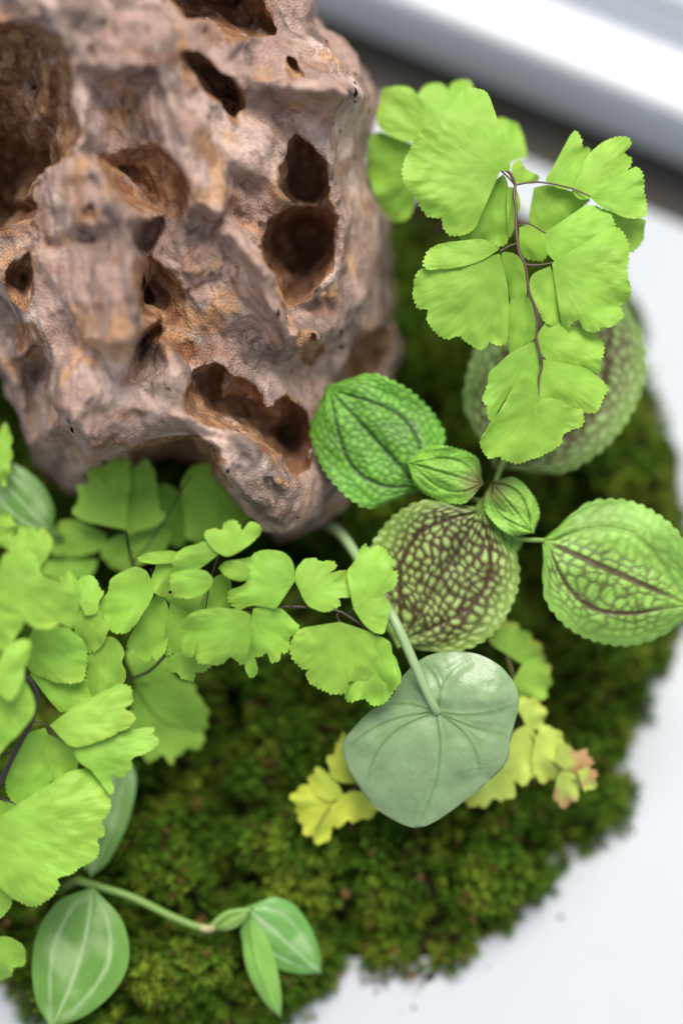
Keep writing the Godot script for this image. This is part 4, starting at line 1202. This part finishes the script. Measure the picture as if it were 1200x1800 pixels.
func vines() -> void:
	var leafy := [0.0, 0.62, 0.9, 1.0, 0.95, 0.78, 0.48, 0.0]
	var green := Color(0.12, 0.265, 0.045)
	var stripe := Color(0.36, 0.48, 0.24)
	var o := thing("striped_vine", "creeping vine with pale striped leaves and a thick green stem, bottom left", "vine", ground(150, 1560, 0.03))
	stem(o, "stem", [140, 1548, -21, 165, 1556, -20, 230, 1576, -20, 300, 1610, -21, 345, 1628, -21.5, 372, 1632, -21.5], 1.15, 1.0, Color(0.15, 0.26, 0.05), 0.12)
	stem(o, "stem", [370, 1632, -21.5, 385, 1616, -21, 405, 1604, -21, 440, 1600, -21], 1.0, 0.8, Color(0.17, 0.30, 0.06), 0.1)
	stem(o, "stem", [140, 1548, -21, 128, 1552, -26, 110, 1570, -38, 100, 1590, -54], 1.15, 1.3, Color(0.15, 0.22, 0.05), 0.1)
	stem(o, "node", [352, 1630, -21.2, 366, 1633, -21.2, 378, 1628, -21.2], 1.2, 1.1, Color(0.33, 0.30, 0.15))
	stripe_leaf(o, "leaf", Vector2(165, 1556), -16, Vector2(88, 1812), -16, 84, leafy, green, stripe, 1.0, -14.0, 2)
	stripe_leaf(o, "leaf", Vector2(160, 1546), -22, Vector2(222, 1318), -30, 58, [0.0, 0.5, 0.8, 0.98, 1.0, 0.9, 0.6, 0.0], green, stripe, 1.0, -22.0, 3)
	stripe_leaf(o, "leaf", Vector2(432, 1592), -20, Vector2(566, 1712), -23, 56, [0.0, 0.75, 1.0, 1.0, 0.9, 0.7, 0.42, 0.0], Color(0.12, 0.30, 0.06), Color(0.36, 0.48, 0.26), 1.5, 0.0, 4)
	stripe_leaf(o, "leaf", Vector2(438, 1606), -19, Vector2(494, 1792), -20, 26, leafy, Color(0.17, 0.36, 0.06), Color(0.22, 0.40, 0.09), 2.0, 6.0, 5)
	stripe_leaf(o, "leaf", Vector2(372, 1634), -20, Vector2(446, 1594), -19.5, 13, leafy, Color(0.19, 0.34, 0.07), Color(0.24, 0.40, 0.1), 1.5, 4.0, 6)
	o = thing("striped_vine", "dark striped leaf at the left edge in the gap below the stone", "vine", ground(20, 960, 0.03))
	stem(o, "stem", [92, 935, -30, 110, 950, -34, 125, 980, -46], 0.9, 1.0, Color(0.15, 0.22, 0.05))
	stripe_leaf(o, "leaf", Vector2(95, 938), -28, Vector2(-40, 800), -28, 46, leafy, green, stripe, 1.0, 0.0, 7)

func litter() -> void:
	var o := thing("twig", "short dark broken twig lying on the sill at the right rim of the moss", "twig", ground(1052, 1468, 0.002))
	put("bark", tube([ground(1030, 1440, 0.008), ground(1045, 1462, 0.004), ground(1052, 1470, 0.0022), ground(1062, 1478, 0.0015)], 0.0009, 0.0005, Color(0.09, 0.05, 0.03), o.position, 7, 0.4), mat_stem, o)
	o = thing("root", "thin tangled root hanging from the lower rim of the moss", "root", ground(700, 1705, 0.003))
	put("strand", tube([ground(690, 1680, 0.010), ground(706, 1700, 0.005), ground(690, 1716, 0.002), ground(655, 1726, 0.001), ground(632, 1722, 0.001)], 0.0006, 0.0003, Color(0.10, 0.055, 0.035), o.position, 6, 0.4), mat_stem, o)
	put("strand", tube([ground(700, 1690, 0.008), ground(712, 1708, 0.003), ground(720, 1712, 0.002), ground(705, 1722, 0.001)], 0.0005, 0.0003, Color(0.10, 0.055, 0.035), o.position, 6, 0.4), mat_stem, o)

# ----------------------------------------------------------------

func _ready() -> void:
	var p := deg_to_rad(PITCH)
	cam_n = Vector3(0, sin(p), cos(p))
	cam_u = Vector3(0, cos(p), -sin(p))
	eye = focus + cam_n * DIST
	rng.seed = 12
	noise.seed = 7
	noise.frequency = 0.012
	noise.fractal_octaves = 3
	fine.seed = 9
	fine.frequency = 0.11
	fine.fractal_octaves = 3
	# camera
	var cam := Camera3D.new()
	cam.name = "camera"
	var lens := CameraAttributesPhysical.new()
	lens.frustum_focal_length = 55.0
	lens.frustum_focus_distance = DIST
	lens.exposure_aperture = 2.3
	lens.frustum_near = 0.02
	lens.frustum_far = 20.0
	cam.attributes = lens
	cam.near = 0.02
	cam.far = 20.0
	cam.fov = rad_to_deg(2.0 * atan(0.13 / DIST))
	cam.transform = Transform3D(Basis(Vector3.RIGHT, cam_u, cam_n), eye)
	add_child(cam)
	cam.current = true
	print("fov ", cam.fov)
	# overcast daylight
	var sky := ProceduralSkyMaterial.new()
	sky.sky_top_color = Color(0.89, 0.93, 0.98)
	sky.sky_horizon_color = Color(0.76, 0.79, 0.83)
	sky.sky_curve = 0.3
	sky.ground_bottom_color = Color(0.3, 0.3, 0.3)
	sky.ground_horizon_color = Color(0.5, 0.52, 0.54)
	var env := Environment.new()
	env.background_mode = Environment.BG_SKY
	env.sky = Sky.new()
	env.sky.sky_material = sky
	env.background_energy_multiplier = 0.58
	env.tonemap_mode = Environment.TONE_MAPPER_LINEAR
	env.tonemap_exposure = 1.3
	env.sdfgi_enabled = true
	env.ssao_enabled = true
	env.ssil_enabled = true
	var around := WorldEnvironment.new()
	around.name = "daylight"
	around.environment = env
	add_child(around)
	var sun := DirectionalLight3D.new()
	sun.name = "sun"
	sun.light_energy = 1.15
	sun.light_angular_distance = 34.0
	sun.light_color = Color(1.0, 0.97, 0.93)
	sun.shadow_enabled = true
	sun.sky_mode = DirectionalLight3D.SKY_MODE_LIGHT_ONLY
	sun.transform = Transform3D(Basis.looking_at(Vector3(-0.1, -0.95, 0.34), Vector3.FORWARD), Vector3(0, 1, 0))
	add_child(sun)
	make_materials()
	var t0 := Time.get_ticks_msec()
	make_setting()
	make_bank()
	crumbs()
	print("bank ", Time.get_ticks_msec() - t0)
	var stone := thing("pitted_stone", "tall brown pitted stone with sharp ridges and deep rusty hollows, top left", "stone", Vector3(-0.04, 0.02, -0.05))
	put("rock_body", stone_mesh(stone.position), mat_stone, stone)
	print("stone ", Time.get_ticks_msec() - t0)
	quilted_plant()
	round_leaf()
	fern_shaded()
	fern_yellow()
	vines()
	fern_left()
	fern_middle()
	fern_right()
	litter()
	print("done ", Time.get_ticks_msec() - t0)
